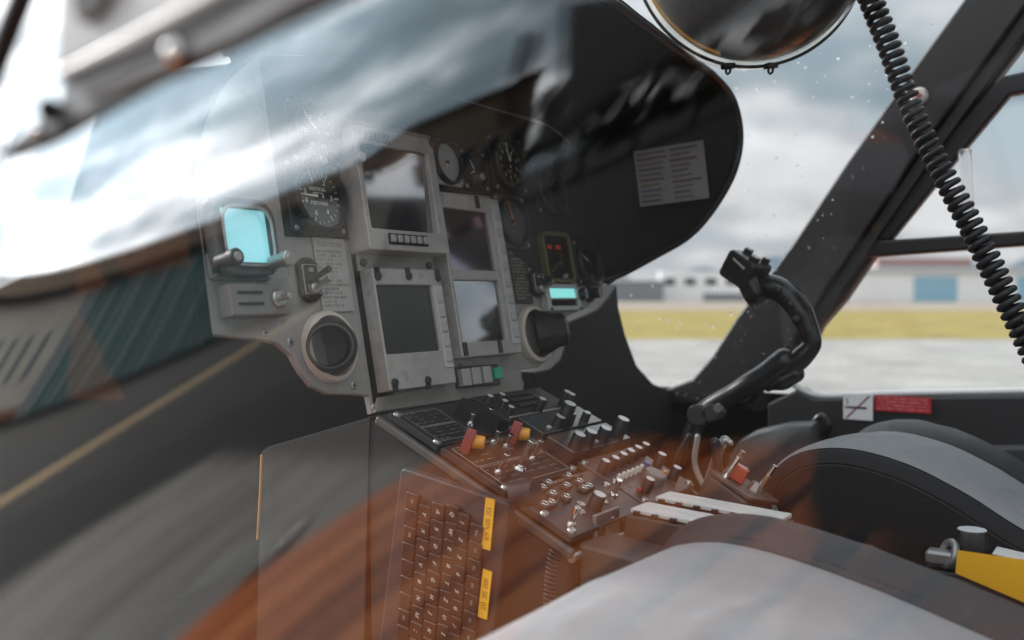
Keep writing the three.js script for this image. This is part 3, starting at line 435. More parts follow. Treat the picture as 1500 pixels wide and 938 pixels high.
function outlineNeedle(l) { return extrude(outline([[-0.0009, -l * 0.2], [0.0009, -l * 0.2], [0.0011, l * 0.2], [0.0003, l], [-0.0003, l], [-0.0011, l * 0.2]]), 0.0006, 0); }
gauge('vertical_speed_gauge', 'round vertical speed gauge with white scale beside the raised display', 474, 286, 0.0335, dial({ n: 24, step: 4, a0: 195, a1: 525, nums: ['0', '1', '2', '3', '4', '6', '4'], words: [['VERTICAL', -34], ['SPEED', -12], ['FEET/MIN', 26]], bg: '#20282b' }), { off: 0.016, needles: [[88, 0.8]], square: 1.2, knob: [-0.95, -0.98] });
gauge('airspeed_gauge', 'round gauge catching bright sky above the vertical speed gauge', 470, 190, 0.030, dial({ n: 20, step: 4, a0: -60, a1: 240, nums: ['0', '40', '60', '80', '120', '150'] }), { off: 0.016, needles: [[40, 0.8]], square: 1.2, knob: [-0.4, -1.2], knobMat: brushed });
gauge('torque_gauge', 'round dark gauge in a bright metal flange right of the raised display', 661, 236, 0.0255, dial({ n: 12, step: 3, a0: 140, a1: 400, nums: ['', '', '', '', ''], ink: '#8aa2a0', bg: '#0c0f10' }), { off: 0.012, square: 1.16, flange: std([0.5, 0.52, 0.54], 0.4, 0.3), needles: [[150, 0.5]] });
gauge('clock', 'small dark clock with a bright winding button', 700, 248, 0.0225, dial({ n: 12, step: 3, a0: -90, a1: 270, nums: ['12', '3', '6', '9'], bg: '#101213' }), { off: 0.01, square: 1.2, needles: [[30, 0.7], [120, 0.5]], knob: [-0.25, -0.55], knobMat: brushed });
gauge('altimeter', 'round altimeter with greenish white scale', 752, 238, 0.0345, dial({ n: 50, step: 5, a0: -90, a1: 270, nums: ['0', '1', '2', '3', '4', '5', '6', '7', '8', '9'], ink: '#cfd8c4', bg: '#191816', words: [['ALT', 40]] }), { off: 0.014, square: 1.18, needles: [[5, 0.85], [-20, 0.5]] });
const amber = std([0.8, 0.3, 0.06], 0.5);
gauge('triple_tachometer', 'round tachometer with an orange pointer in a square flange', 757, 323, 0.031, dial({ n: 30, step: 5, a0: 120, a1: 420, nums: ['0', '20', '40', '60', '80', '100', '110'], ink: '#b9bdb4', bg: '#17181a', arcs: [['#8a4a1c', 255, 300]] }), { off: 0.012, square: 1.2, flange: std([0.08, 0.075, 0.075], 0.5), needles: [[12, 0.9, amber]] });
gauge('standby_horizon', 'dark standby gauge with a red flag under the hood', 812, 275, 0.034, dial({ n: 24, step: 6, a0: -90, a1: 270, bg: '#101012', ink: '#55585a' }), { off: 0.014, square: 1.15, needles: [[-35, 0.6, std([0.5, 0.08, 0.06], 0.5)]], knob: [0.5, -1.0] });
gauge('compass_indicator', 'dark round indicator in the hood shadow beside the small lit screen', 868, 383, 0.03, dial({ n: 36, step: 3, a0: -90, a1: 270, bg: '#121110', ink: '#5d564a' }), { off: 0.014, square: 1.16, needles: [[60, 0.7]], knob: [-0.9, -0.95] });
{ // attitude display with a pale blue screen
  const D = 0.02, r = rect([[311, 284], [402, 296], [411, 402], [322, 403]], D), b = display('attitude_display', 'rounded square display with a pale blue screen and two knobs', r, D, std([0.09, 0.09, 0.09], 0.5), [[r[0] + 0.009, r[1] + 0.012, r[2] - 0.009, r[3] - 0.01, phys([0.35, 0.72, 0.78], 0.15, 0, { clearcoat: 0.5, emissive: col(0.07, 0.19, 0.21), emissiveIntensity: 1 })]], 0.022);
  M('rim', (() => { const s = rrect(r[0] + 0.006, r[1] + 0.007, r[2] - 0.006, r[3] - 0.007, 0.02); s.holes.push(rrect(r[0] + 0.0085, r[1] + 0.0095, r[2] - 0.0085, r[3] - 0.0095, 0.018, new THREE.Path())); return extrude(s, 0.002, 0.0006); })(), brushed, b, [0, 0, D]);
  for (const [px, py] of [[346, 376], [423, 378]]) { const [u, v] = pp(px, py, D + 0.024), k = M('knob', put(lathe([[0, 0], [0.0066, 0], [0.0066, 0.014], [0.0078, 0.016], [0.0078, 0.024], [0.0066, 0.0255], [0, 0.0255]], 26, [0, 0, 0], [Math.PI / 2, 0, 0]), [u, v, D]), px < 400 ? blackPlastic : brushed, b); M('cap', put(lathe([[0, 0.001], [0.004, 0.0008], [0.0045, 0]], 20, [0, 0, 0], [Math.PI / 2, 0, 0]), [u, v, D + 0.0255]), brushed, k); }
  for (const [a, c] of [[0.1, 0.05], [0.93, 0.05], [0.93, 0.95], [0.08, 0.95]]) M('screw', put(cyl(0.0035, 0.003, 0.002, [0, 0, 0], [Math.PI / 2, 0, 0], 12), [between(r[0], r[2], a), between(r[1], r[3], c), 0.004]), steel, b);
  M('flange', put(extrude(rrect(r[0], r[1] - 0.002, r[2], r[3] + 0.002, 0.006), 0.003, 0.0006), [0, 0, 0.0005]), std([0.2, 0.2, 0.2], 0.5), b);
}
{ // switch box with two sliders
  const D = 0.018, r = rect([[335, 417], [421, 415], [425, 460], [341, 463]], D), b = M('switch_box', put(extrude(rrect(r[0], r[1], r[2], r[3], 0.001), D - 0.002, 0.001), [0, 0, 0.001]), std([0.24, 0.225, 0.21], 0.5, 0.1), panel);
  for (const f of [0.36, 0.72]) M('slider_groove', plain((r[2] - r[0]) * 0.42, 0.0028, 0.001, [between(r[0], r[2], 0.33), between(r[1], r[3], f), D + 0.0004]), satinBlack, b);
  M('selector', [put(cyl(0.009, 0.0085, 0.004, [0, 0, 0], [Math.PI / 2, 0, 0]), [between(r[0], r[2], 0.8), between(r[1], r[3], 0.52), D]), put(cyl(0.0035, 0.003, 0.014, [0, 0, 0], [Math.PI / 2, 0, 0], 14), [between(r[0], r[2], 0.8), between(r[1], r[3], 0.52), D + 0.003])], steel, b);
}
function switchPlate(label, r, lever) {
  const c = [(r[0] + r[2]) / 2, (r[1] + r[3]) / 2], w = (r[2] - r[0]) / 2, h = (r[3] - r[1]) / 2;
  const b = M('switch_plate', put(extrude(outline([[-w, -h * 0.7], [-w * 0.3, -h], [w * 0.3, -h], [w, -h * 0.7], [w, h * 0.7], [w * 0.3, h], [-w * 0.3, h], [-w, h * 0.7]]), 0.005, 0.0012), [c[0], c[1], 0.001]), blackPaint, panel); b.userData.label = label;
  M('border', (() => { const s = rrect(-w * 0.82, -h * 0.68, w * 0.82, h * 0.68, w * 0.2); s.holes.push(rrect(-w * 0.72, -h * 0.63, w * 0.72, h * 0.63, w * 0.18, new THREE.Path())); return extrude(s, 0.0012, 0.0003); })(), brushed, b, [c[0], c[1], 0.007]);
  M('indicator', box(w * 0.4, h * 0.2, 0.003, [c[0], c[1] + h * 0.42, 0.008]), brushed, b);
  for (const f of [0.0, -0.42]) { const s = M('toggle', [put(cyl(w * 0.5, w * 0.42, 0.006, [0, 0, 0], [Math.PI / 2, 0, 0], 14), [c[0], c[1] + h * f, 0.007]), put(cyl(0.0022, 0.0034, lever, [0, 0, 0], [Math.PI / 2 - 0.25, 0, 0], 14), [c[0], c[1] + h * f, 0.011])], f ? steel : blackPlastic, b); }
}
switchPlate('black switch plate with two toggles beside a printed metal placard', rect([[436, 376], [464, 380], [470, 440], [440, 446]], 0.004), 0.024);
switchPlate('small black switch plate with two toggles beside the caution placard', rect([[776, 394], [793, 396], [797, 434], [781, 436]], 0.004), 0.02);
{ // placards
  const t1 = canvas(256, 512, (x, w, h) => { x.fillStyle = '#b4b2af'; x.fillRect(0, 0, w, h); x.fillStyle = '#55504c'; x.font = '44px serif'; x.textAlign = 'center'; x.fillText('CAUTION', w / 2, 60); for (let i = 0; i < 14; i++) scribble(x, 14, 104 + i * 29, [200, 190, 120, 190, 170, 150, 130, 160, 225, 140, 160, 190, 110, 160][i], 19); });
  const r = rect([[459, 348], [505, 350], [519, 456], [473, 457]], 0.002); M('metal_placard', box(r[2] - r[0], r[3] - r[1], 0.0012, [(r[0] + r[2]) / 2, (r[1] + r[3]) / 2, 0.001], [0, 0, 0], 0.0004), std(0xffffff, 0.45, 0.3, { map: t1 }), panel);
  const t2 = canvas(192, 512, (x, w, h) => { x.fillStyle = '#3b3a33'; x.fillRect(0, 0, w, h); x.fillStyle = '#26261f'; x.fillRect(10, 6, 172, 50); x.fillStyle = '#c9c7b4'; x.font = 'bold 36px sans-serif'; x.textAlign = 'center'; x.fillText('CAUTION', w / 2, 44); for (let i = 0; i < 13; i++) scribble(x, 12, 96 + i * 31, [150, 140, 120, 130, 150, 120, 130, 165, 150, 140, 120, 150, 90][i], 18); });
  const q = rect([[744, 366], [770, 367], [782, 444], [758, 446]], 0.002); M('caution_placard', box(q[2] - q[0], q[3] - q[1], 0.0012, [(q[0] + q[2]) / 2, (q[1] + q[3]) / 2, 0.001], [0, 0, 0], 0.0004), std(0xffffff, 0.5, 0, { map: t2 }), panel);
  const k0 = pp(779, 371, 0.002); M('small_placard', box(0.026, 0.016, 0.0012, [k0[0] + 0.004, k0[1], 0.001], [0, 0, 0], 0.0004), satinBlack, panel);
}
{ // radio altimeter: squarish dark face with amber marks
  const D = 0.012, r = rect([[795, 338], [836, 341], [845, 414], [805, 414]], D), tex = canvas(256, 320, (x, w, h) => { x.fillStyle = '#12110f'; x.fillRect(0, 0, w, h); x.strokeStyle = '#8c7a2e'; x.lineWidth = 7; x.beginPath(); x.moveTo(40, 270); x.lineTo(150, 190); x.lineTo(180, 215); x.stroke(); x.fillStyle = '#d9542a'; x.fillRect(40, 70, 45, 30); x.fillRect(120, 68, 55, 32); x.fillStyle = '#a07f2a'; for (let i = 0; i < 5; i++) x.fillRect(150 + (i % 2) * 8, 120 + i * 20, 22, 6); });
  const b = display('radio_altimeter', 'tall dark indicator with orange flags and an olive rim', r, D, std([0.13, 0.115, 0.05], 0.5), [[r[0] + 0.005, r[1] + 0.006, r[2] - 0.005, r[3] - 0.006, std(0xffffff, 0.3, 0, { map: tex })]], 0.014);
  M('lamp_button', put(cyl(0.004, 0.003, 0.006, [0, 0, 0], [Math.PI / 2, 0, 0], 14), [between(r[0], r[2], 0.5), between(r[1], r[3], 0.12), D]), brushed, b);
}
{ // small lit digital readout
  const D = 0.012, r = rect([[800, 416], [848, 416], [853, 454], [805, 456]], D), b = display('digital_readout', 'small pale framed readout with a lit turquoise screen', r, D, std([0.5, 0.5, 0.5], 0.4, 0.2), [[r[0] + 0.009, between(r[1], r[3], 0.48), r[2] - 0.008, r[3] - 0.006, phys([0.2, 0.62, 0.6], 0.2, 0, { emissive: col(0.09, 0.25, 0.24) })], [r[0] + 0.009, r[1] + 0.007, r[2] - 0.008, between(r[1], r[3], 0.42), screenGlass]], 0.002);
  for (const [a, c] of [[0.05, 0.07], [0.95, 0.07], [0.05, 0.93], [0.95, 0.93]]) M('screw', put(cyl(0.0022, 0.002, 0.0015, [0, 0, 0], [Math.PI / 2, 0, 0], 10), [between(r[0], r[2], a), between(r[1], r[3], c), D]), satinBlack, b);
  for (const [px, py] of [[858, 430], [878, 428]]) { const [u, v] = pp(px, py, 0.02), k = M('knob', put(lathe([[0, 0], [0.012, 0], [0.012, 0.004], [0.0085, 0.006], [0.008, 0.02], [0, 0.02]], 24, [0, 0, 0], [Math.PI / 2, 0, 0]), [u, v, 0.001]), knobBlack, panel); M('pointer', plain(0.0015, 0.014, 0.0008, [u, v, 0.0214]), whitePaint, k); }
}
// air vents
function vent(label, px, py, rad, tilt) {
  const [u, v] = pp(px, py, 0.006), g = M('air_vent', lathe([[rad * 1.02, 0], [rad * 1.02, 0.004], [rad * 0.98, 0.007], [rad * 0.86, 0.009], [rad * 0.8, 0.004], [rad * 0.8, -0.01]], 56, [0, 0, 0], [Math.PI / 2, 0, 0]), ringCream, panel, [u, v, 0.0]); g.userData.label = label;
  const n = M('nozzle', lathe([[rad * 0.8, 0.0], [rad * 0.79, 0.012], [rad * 0.72, 0.022], [rad * 0.62, 0.03], [rad * 0.6, 0.042], [rad * 0.56, 0.043], [rad * 0.54, 0.03], [rad * 0.5, 0.004], [0, 0.002]], 48, [0, 0, 0], [Math.PI / 2, 0, 0]), std([0.01, 0.01, 0.011], 0.5), g); n.rotation.set(tilt[0], tilt[1], 0);
  M('nozzle_lip', lathe([[rad * 0.6, 0.0415], [rad * 0.615, 0.043], [rad * 0.58, 0.0445], [rad * 0.555, 0.043]], 48, [0, 0, 0], [Math.PI / 2, 0, 0]), std([0.14, 0.14, 0.14], 0.3, 0.4), n);
}
vent('round air vent with a black eyeball nozzle below the metal placard', 487, 507, 0.0365, [0.1, -0.75]);
vent('round air vent with a black nozzle turned aside', 787, 489, 0.0385, [-0.05, 0.75]);

// ---------- hood over the panel ----------
{
  const lip = [[1.357, 1.643, -0.738], [1.37, 1.652, -0.714], [1.37, 1.681, -0.651], [1.37, 1.71, -0.596], [1.37, 1.748, -0.559], [1.37, 1.8, -0.528], [1.37, 1.848, -0.519], [1.345, 1.893, -0.519], [1.27, 1.917, -0.519], [1.17, 1.924, -0.519], [1.054, 1.936, -0.519], [0.962, 1.942, -0.519], [0.86, 1.94, -0.56], [0.76, 1.92, -0.66], [0.67, 1.885, -0.76]].map(p => V(...p));
  const base = [[0.585, -0.086], [0.592, -0.07], [0.594, -0.04], [0.594, -0.01], [0.594, 0.03], [0.592, 0.06], [0.588, 0.09], [0.56, 0.128], [0.5, 0.15], [0.4, 0.152], [0.28, 0.153], [0.2, 0.154], [0.1, 0.153], [0, 0.152], [-0.1, 0.125]];
  panel.updateMatrixWorld(true);
  const bw = base.map(([u, v]) => V(u, v, -0.003).applyMatrix4(panel.matrixWorld));
  const lc = new THREE.CatmullRomCurve3(lip), bc = new THREE.CatmullRomCurve3(bw);
  const cen = V(1.0, 1.72, -0.65), sheet = (off, t0 = 0, t1 = 1) => grid(70, 12, (u, v) => { const a = bc.getPoint(u), b = lc.getPoint(u), q = a.lerp(b, t0 + (t1 - t0) * v), o = q.clone().sub(cen); o.z = 0; o.normalize(); return q.addScaledVector(o, off + 0.018 * Math.sin(v * Math.PI) * (t0 ? 0 : 1)); });
  const t = thing('panel_hood', 'black rounded hood shading the instrument panel', 'hood');
  M('shell', [sheet(0), sheet(0.01)], hoodBlack, t);
  M('edge_cover', tube(lip, 0.0055, 120, 8), satinBlack, t);
  const tex = canvas(256, 224, (x, w, h) => { x.fillStyle = '#a29e9d'; x.fillRect(0, 0, w, h); const cs = ['#6d6064', '#57556a', '#6d6a5c', '#5c4a46']; for (let j = 0; j < 10; j++) for (let i = 0; i < 2; i++) { x.fillStyle = cs[(j * 3 + i) % 4]; const yy = 14 + j * 21; x.fillRect(10 + i * 122, yy, 60 + 50 * hash(i, j, 4), 7); x.fillStyle = '#7c7880'; x.fillRect(10 + i * 122, yy + 10, 40 + 70 * hash(j, i, 8), 3); } x.strokeStyle = '#8a8688'; x.strokeRect(4, 4, w - 8, h - 8); });
  const quad = [[928, 222], [1030, 205], [1039, 290], [938, 303]].map(p => onX(1.352, ...p)), g = new THREE.BufferGeometry();
  const back = quad.map(q => q.clone().add(V(0.001, 0, 0)));
  g.setAttribute('position', new THREE.Float32BufferAttribute([...quad, ...back].flatMap(q => q.toArray()), 3)); g.setAttribute('uv', new THREE.Float32BufferAttribute([0, 1, 1, 1, 1, 0, 0, 0, 0, 1, 1, 1, 1, 0, 0, 0], 2)); g.setIndex([0, 3, 2, 0, 2, 1, 4, 5, 6, 4, 6, 7, 0, 1, 5, 0, 5, 4, 1, 2, 6, 1, 6, 5, 2, 3, 7, 2, 7, 6, 3, 0, 4, 3, 4, 7]);
  const gg = g.toNonIndexed(); gg.computeVertexNormals();
  const card = M('printed_card', gg, std(0xffffff, 0.6, 0, { map: tex }), scene); tag(card, 'small printed card with coloured rows stuck inside the black hood', 'card');
}
{ // black fairing below the hood, down to the floor
  const poly = [[760, 600], [775, 575], [766, 545], [792, 540], [808, 526], [817, 500], [821, 471], [845, 461], [864, 452], [880, 434], [890, 418], [893, 450], [903, 490], [920, 535], [945, 562], [972, 573], [972, 640], [760, 640]].map(p => onZ(-0.775, ...p));
  const g = extrude(outline(poly.map(q => [q.x, q.y])), 0.03, 0.002); g.translate(0, 0, -0.79);
  const t = M('panel_fairing', g, hoodBlack, scene); tag(t, 'black fairing curving down from the panel to the windscreen sill', 'fairing');
}

// ---------- centre console ----------
const consoleTop = thing('centre_console', 'sloping centre console crowded with knobs, switches and radio panels', 'console', [0.79, 1.494, -0.688]);
const SLOPE = Math.atan2(0.104, 0.226); consoleTop.rotation.x = SLOPE;
const cc = (px, py, h = 0) => { const q = local(consoleTop, px, py, 'y', h); return [q.x, q.z]; };
const CW = 0.30, CL = 0.252;
{
  // body in the console's own axes: vertical sides down to the floor
  const up = V(0, 1, 0).applyAxisAngle(V(1, 0, 0), -SLOPE), drop = (z, d) => [z - up.z * d, -up.y * d];
  const f = drop(-0.02, 0.5), a = drop(CL, 0.39), side = outline([[0.02, -0.012], [-CL, -0.012], [-a[0], a[1]], [-f[0], f[1]]]);
  const g = extrude(side, CW - 0.012, 0.003); g.rotateY(Math.PI / 2); g.translate(0.006, 0, 0);
  M('body', g, wallDark, consoleTop);
  M('edge_rail', [box(0.008, 0.01, CL + 0.01, [0.0, -0.006, CL / 2], [0, 0, 0], 0.003), box(0.008, 0.01, CL + 0.01, [CW, -0.006, CL / 2], [0, 0, 0], 0.003)], std([0.09, 0.085, 0.08], 0.5, 0.3), consoleTop);
  M('aft_rail', put(cyl(0.0042, 0.0042, CW, [0, 0, 0], [0, 0, -Math.PI / 2], 18), [0, -0.01, CL + 0.004]), steel, consoleTop);
}
const cplate = (name, label, x0, z0, x1, z1, h, mat = blackPaint) => { const b = M(name, put(extrude(rrect(x0, -z1, x1, -z0, 0.0025), h, 0.0008), [0, 0.0, 0], [-Math.PI / 2, 0, 0]), mat, consoleTop, [0, 0.0006, 0]); b.userData.label = label; return b; };
const dzus = (b, x, z, h) => M('fastener', [cyl(0.0048, 0.0042, 0.003, [x, h, z], [0, 0, 0], 16), plain(0.006, 0.0006, 0.0008, [x, h + 0.003, z], [0, 0.6, 0])], steel, b);
const knobAt = (b, x, z, h, r, len, mat = knobBlack, name = 'knob') => { const k = M(name, lathe([[0, len], [r * 0.78, len], [r * 0.86, len * 0.94], [r * 0.92, len * 0.1], [r * 1.0, 0], [0, 0]], 20, [x, h, z]), mat, b); M('cap', lathe([[0, 0.0006], [r * 0.74, 0.0005], [r * 0.76, 0]], 18, [x, h + len, z]), std([0.62, 0.62, 0.61], 0.35, 0.2), k); return k; };
const toggleAt = (b, x, z, h, len = 0.016, lean = 0, big = 1) => M('toggle', [cyl(0.0052 * big, 0.0045 * big, 0.004, [x, h, z], [0, 0, 0], 14), cyl(0.0022 * big, 0.0036 * big, len * 1.15, [x, h + 0.003, z], [lean, 0, 0.1], 14)], chrome, b);
const inkMark = std([0.62, 0.6, 0.56], 0.6);
const legendTex = canvas(512, 512, (x, w, h) => { x.fillStyle = '#1d1b1a'; x.fillRect(0, 0, w, h); x.fillStyle = '#bdb7ae'; for (let j = 0; j < 9; j++) for (let i = 0; i < 5; i++) if (hash(i, j, 12) > 0.25) scribble(x, 20 + i * 98, 40 + j * 54, 30 + 44 * hash(j, i, 4), 13); x.strokeStyle = '#bdb7ae'; x.lineWidth = 4; x.strokeRect(12, 12, w - 24, h * 0.46); x.strokeRect(12, h * 0.52, w - 24, h * 0.44); });
const legendMat = std(0xffffff, 0.5, 0, { map: legendTex });
const legend = (b, x0, z0, x1, z1, h) => M('lettering', put(new THREE.PlaneGeometry(x1 - x0, z1 - z0), [(x0 + x1) / 2, h + 0.0012, (z0 + z1) / 2], [-Math.PI / 2, 0, 0]), legendMat, b);
const mid = 0.148;
{ // left column, front: dark radio head
  const b = cplate('radio_panel', 'dark radio panel with small lettering next to the guarded switches', 0.004, 0.004, mid - 0.004, 0.076, 0.006); legend(b, 0.012, 0.01, 0.075, 0.072, 0.006);
  M('cover', put(extrude(outline([[0, 0], [0.052, 0], [0.052, 0.006], [0.008, 0.022], [0, 0.02]]), 0.05, 0.001), [0.085, 0.006, 0.03], [0, 0.2, 0]), satinBlack, b);
  for (const [x, z] of [[0.09, 0.05], [0.112, 0.06], [0.13, 0.046]]) toggleAt(b, x, z, 0.006, 0.01);
  for (const [x, z] of [[0.008, 0.07], [0.14, 0.07], [0.008, 0.012]]) dzus(b, x, z, 0.0066);
}
{ // left column, middle: guarded switches and long toggles
  const b = cplate('switch_panel', 'switch panel with two red guards, amber buttons and long chrome toggles', 0.004, 0.079, mid - 0.004, 0.166, 0.006, blackPaint); legend(b, 0.01, 0.084, mid - 0.01, 0.162, 0.006);
  for (const [px, py] of [[684, 648], [752, 636]]) {
    const [x, z] = cc(px, py, 0.016), g = M('switch_guard', put(extrude((() => { const s = new THREE.Shape(); s.moveTo(-0.011, 0); s.lineTo(0.011, 0); s.lineTo(0.009, 0.012); s.quadraticCurveTo(0.004, 0.024, 0, 0.024); s.quadraticCurveTo(-0.008, 0.02, -0.011, 0); return s; })(), 0.008, 0.0012, 2), [x, 0.006, z - 0.004], [0, 0.55, 0]), guardRed, b);
    M('amber_button', put(cyl(0.0075, 0.0068, 0.012, [0, 0, 0], [1.25, 0, -0.5], 24), [x + 0.008, 0.016, z + 0.002]), orange, g);
  }
  for (const [px, py, l, k] of [[729, 694, 0.019, 1], [760, 688, 0.03, 1.5], [779, 674, 0.02, 1], [722, 650, 0.012, 0.9], [740, 656, 0.012, 0.9]]) { const [x, z] = cc(px, py, 0.006); toggleAt(b, x, z, 0.006, l, 0.12, k); }
  for (const [x, z] of [[0.009, 0.161], [0.139, 0.161]]) dzus(b, x, z, 0.0066);
}
{ // left column, aft: rocker caps
  const b = cplate('rocker_panel', 'panel of square rocker caps with a black knob and two toggles', 0.004, 0.170, mid + 0.012, 0.248, 0.006, std([0.05, 0.047, 0.045], 0.45)); 
  const strip = M('label_strip', plain(0.13, 0.0008, 0.006, [0.07, 0.0082, 0.1745]), std(0xffffff, 0.5, 0, { map: canvas(512, 32, (x, w, h) => { x.fillStyle = '#1b1918'; x.fillRect(0, 0, w, h); x.fillStyle = '#c6bfb6'; scribble(x, 8, 24, 220, 16); scribble(x, 260, 24, 240, 16); }) }), b);
  for (const [px, py] of [[776, 722], [794, 716], [782, 733], [797, 741], [807, 738], [803, 709], [809, 725], [829, 713], [829, 730], [832, 699], [848, 707], [855, 717], [862, 714]]) {
    const [x, z] = cc(px, py, 0.010); const k = M('rocker', box(0.0125, 0.0045, 0.0095, [x, 0.0095, z], [0, 0.12, 0], 0.0008), std([0.07, 0.065, 0.062], 0.4), b);
    M('ring', put(new THREE.TorusGeometry(0.0034, 0.0009, 6, 18), [x, 0.0122, z], [-Math.PI / 2, 0, 0]), chrome, k);
  }
  { const [x, z] = cc(870, 745, 0.007); knobAt(b, x, z, 0.006, 0.0085, 0.017); }
  for (const [px, py] of [[836, 770], [898, 728]]) { const [x, z] = cc(px, py, 0.007); toggleAt(b, x, z, 0.006, 0.016, 0); }
  for (const [px, py] of [[850, 741], [884, 737], [851, 752]]) { const [x, z] = cc(px, py, 0.007); M('jack', lathe([[0.002, 0.001], [0.0028, 0.003], [0.0045, 0.003], [0.0048, 0]], 14, [x, 0.006, z]), steel, b); }
  for (const [x, z] of [[0.01, 0.178], [0.01, 0.21], [0.012, 0.241], [0.085, 0.243], [0.15, 0.2]]) dzus(b, x, z, 0.0066);
}
{ // right column, front: keypad unit
  const b = cplate('keypad_panel', 'dark keypad unit tucked against the instrument panel', mid, 0.004, CW - 0.004, 0.062, 0.010);
  for (let i = 0; i < 5; i++) for (let j = 0; j < 3; j++) M('key', box(0.009, 0.003, 0.008, [0.205 + i * 0.0125, 0.0125, 0.014 + j * 0.012], [0, 0, 0], 0.001), std([0.035, 0.035, 0.036], 0.4), b);
  M('edge_strip', box(CW - mid - 0.01, 0.004, 0.0035, [(mid + CW) / 2, 0.0115, 0.0585], [0, 0, 0], 0.001), steel, b);
  for (const [x, z] of [[0.16, 0.02], [0.172, 0.034], [0.185, 0.02], [0.166, 0.048]]) knobAt(b, x, z, 0.0106, 0.005, 0.009);
  for (const [px, py] of [[832, 573], [878, 600], [836, 608]]) { const [x, z] = cc(px, py, 0.03); knobAt(b, THREE.MathUtils.clamp(x, 0.16, 0.29), THREE.MathUtils.clamp(z, 0.01, 0.055), 0.0106, 0.006, 0.018); }
}
for (const [z0, z1, label, list, k] of [
  [0.066, 0.105, 'glossy radio panel with tall black knobs and chamfered face', [[818, 628, 0.0075, 0.014], [833, 632, 0.0095, 0.03], [858, 640, 0.007, 0.016], [885, 636, 0.006, 0.012]], 0.016],
  [0.109, 0.148, 'glossy radio panel with four pale-topped knobs in a row', [[858, 668, 0.0085, 0.018], [876, 664, 0.0085, 0.018], [893, 656, 0.0085, 0.018], [908, 646, 0.0095, 0.026]], 0.016]]) {
  const b = cplate('radio_panel', label, mid + 0.008, z0, CW - 0.006, z1, k, std([0.06, 0.06, 0.062], 0.16));
  for (const [px, py, r, l] of list) { const [x, z] = cc(px, py, k); knobAt(b, THREE.MathUtils.clamp(x, mid + 0.018, CW - 0.016), THREE.MathUtils.clamp(z, z0 + 0.008, z1 - 0.008), k, r, l); }
  for (let i = 0; i < 3; i++) M('button', box(0.006, 0.003, 0.005, [mid + 0.03 + i * 0.02, k + 0.002, z1 - 0.008], [0, 0, 0], 0.001), std([0.5, 0.5, 0.5], 0.4), b);
}
{ // right column, aft: audio panel
  const z0 = 0.152, z1 = 0.244, h = 0.006, b = cplate('audio_panel', 'audio panel with a row of knobs above a row of white levers', mid + 0.016, z0, CW - 0.004, z1, h, std([0.06, 0.057, 0.055], 0.4));
  for (const [px, py, l] of [[880, 694, 0.016], [894, 689, 0.016], [906, 683, 0.016], [917, 678, 0.016], [928, 673, 0.016], [939, 668, 0.016]]) { const [x, z] = cc(px, py, h); knobAt(b, x, z, h, 0.0062, l); }
  for (let i = 0; i < 6; i++) { const [x, z] = cc(903 + i * 6.6, 708 - i * 2.9, h); M('white_lever', lathe([[0, 0.0115], [0.0022, 0.0105], [0.0026, 0.008], [0.0022, 0], [0, 0]], 12, [x, h, z]), std([0.8, 0.76, 0.7], 0.4), b); }
  { const [x, z] = cc(955, 706, h); M('selector', lathe([[0, 0.012], [0.012, 0.012], [0.0135, 0.01], [0.014, 0], [0, 0]], 26, [x, h, z]), std([0.16, 0.15, 0.145], 0.4), b); }
  { const [x, z] = cc(943, 690, h); M('blue_cap', lathe([[0, 0.012], [0.004, 0.011], [0.0045, 0], [0, 0]], 14, [x, h, z]), std([0.05, 0.12, 0.28], 0.4), b); }
  { const [x, z] = cc(971, 700, h); M('orange_cap', lathe([[0, 0.009], [0.0028, 0.008], [0.003, 0], [0, 0]], 12, [x, h, z]), orange, b); }
  { const [x, z] = cc(935, 722, h); M('red_cap', lathe([[0, 0.006], [0.0028, 0.005], [0.003, 0], [0, 0]], 12, [x, h, z]), std([0.4, 0.06, 0.06], 0.4), b); }
  for (const [px, py] of [[962, 684], [984, 704], [944, 722]]) { const [x, z] = cc(px, py, h); knobAt(b, Math.min(x, 0.288), z, h, 0.0068, 0.017); }
  for (const [px, py] of [[908, 716], [921, 713]]) { const [x, z] = cc(px, py, h); M('jack', lathe([[0, 0.0012], [0.0034, 0.0014], [0.004, 0]], 14, [x, h, z]), satinBlack, b); }
  for (const [x, z] of [[mid + 0.022, 0.158], [mid + 0.022, 0.2], [mid + 0.024, 0.238], [0.288, 0.238]]) dzus(b, x, z, h + 0.0006);
}
{ // footwell panel ahead of the console, with an orange edge strip
  const t = thing('footwell_panel', 'dark side panel under the instrument panel with a thin orange edge strip', 'panel');
  const P = (px, py) => { const q = onX(0.79, px, py); return [-q.z, q.y]; };
  const g = extrude(outline([[381, 663], [392, 655], [540, 612], [536, 760], [530, 1010], [372, 1010]].map(p => P(...p))), 0.02, 0.0004); g.rotateY(Math.PI / 2); g.translate(0.792, 0, 0);
  M('sheet', g, wallDark, t);
  M('orange_strip', tube([[383, 668], [381, 720], [377, 790]].map(p => onX(0.788, ...p)), 0.0014, 12, 6), std([0.6, 0.26, 0.04], 0.5), t);
}

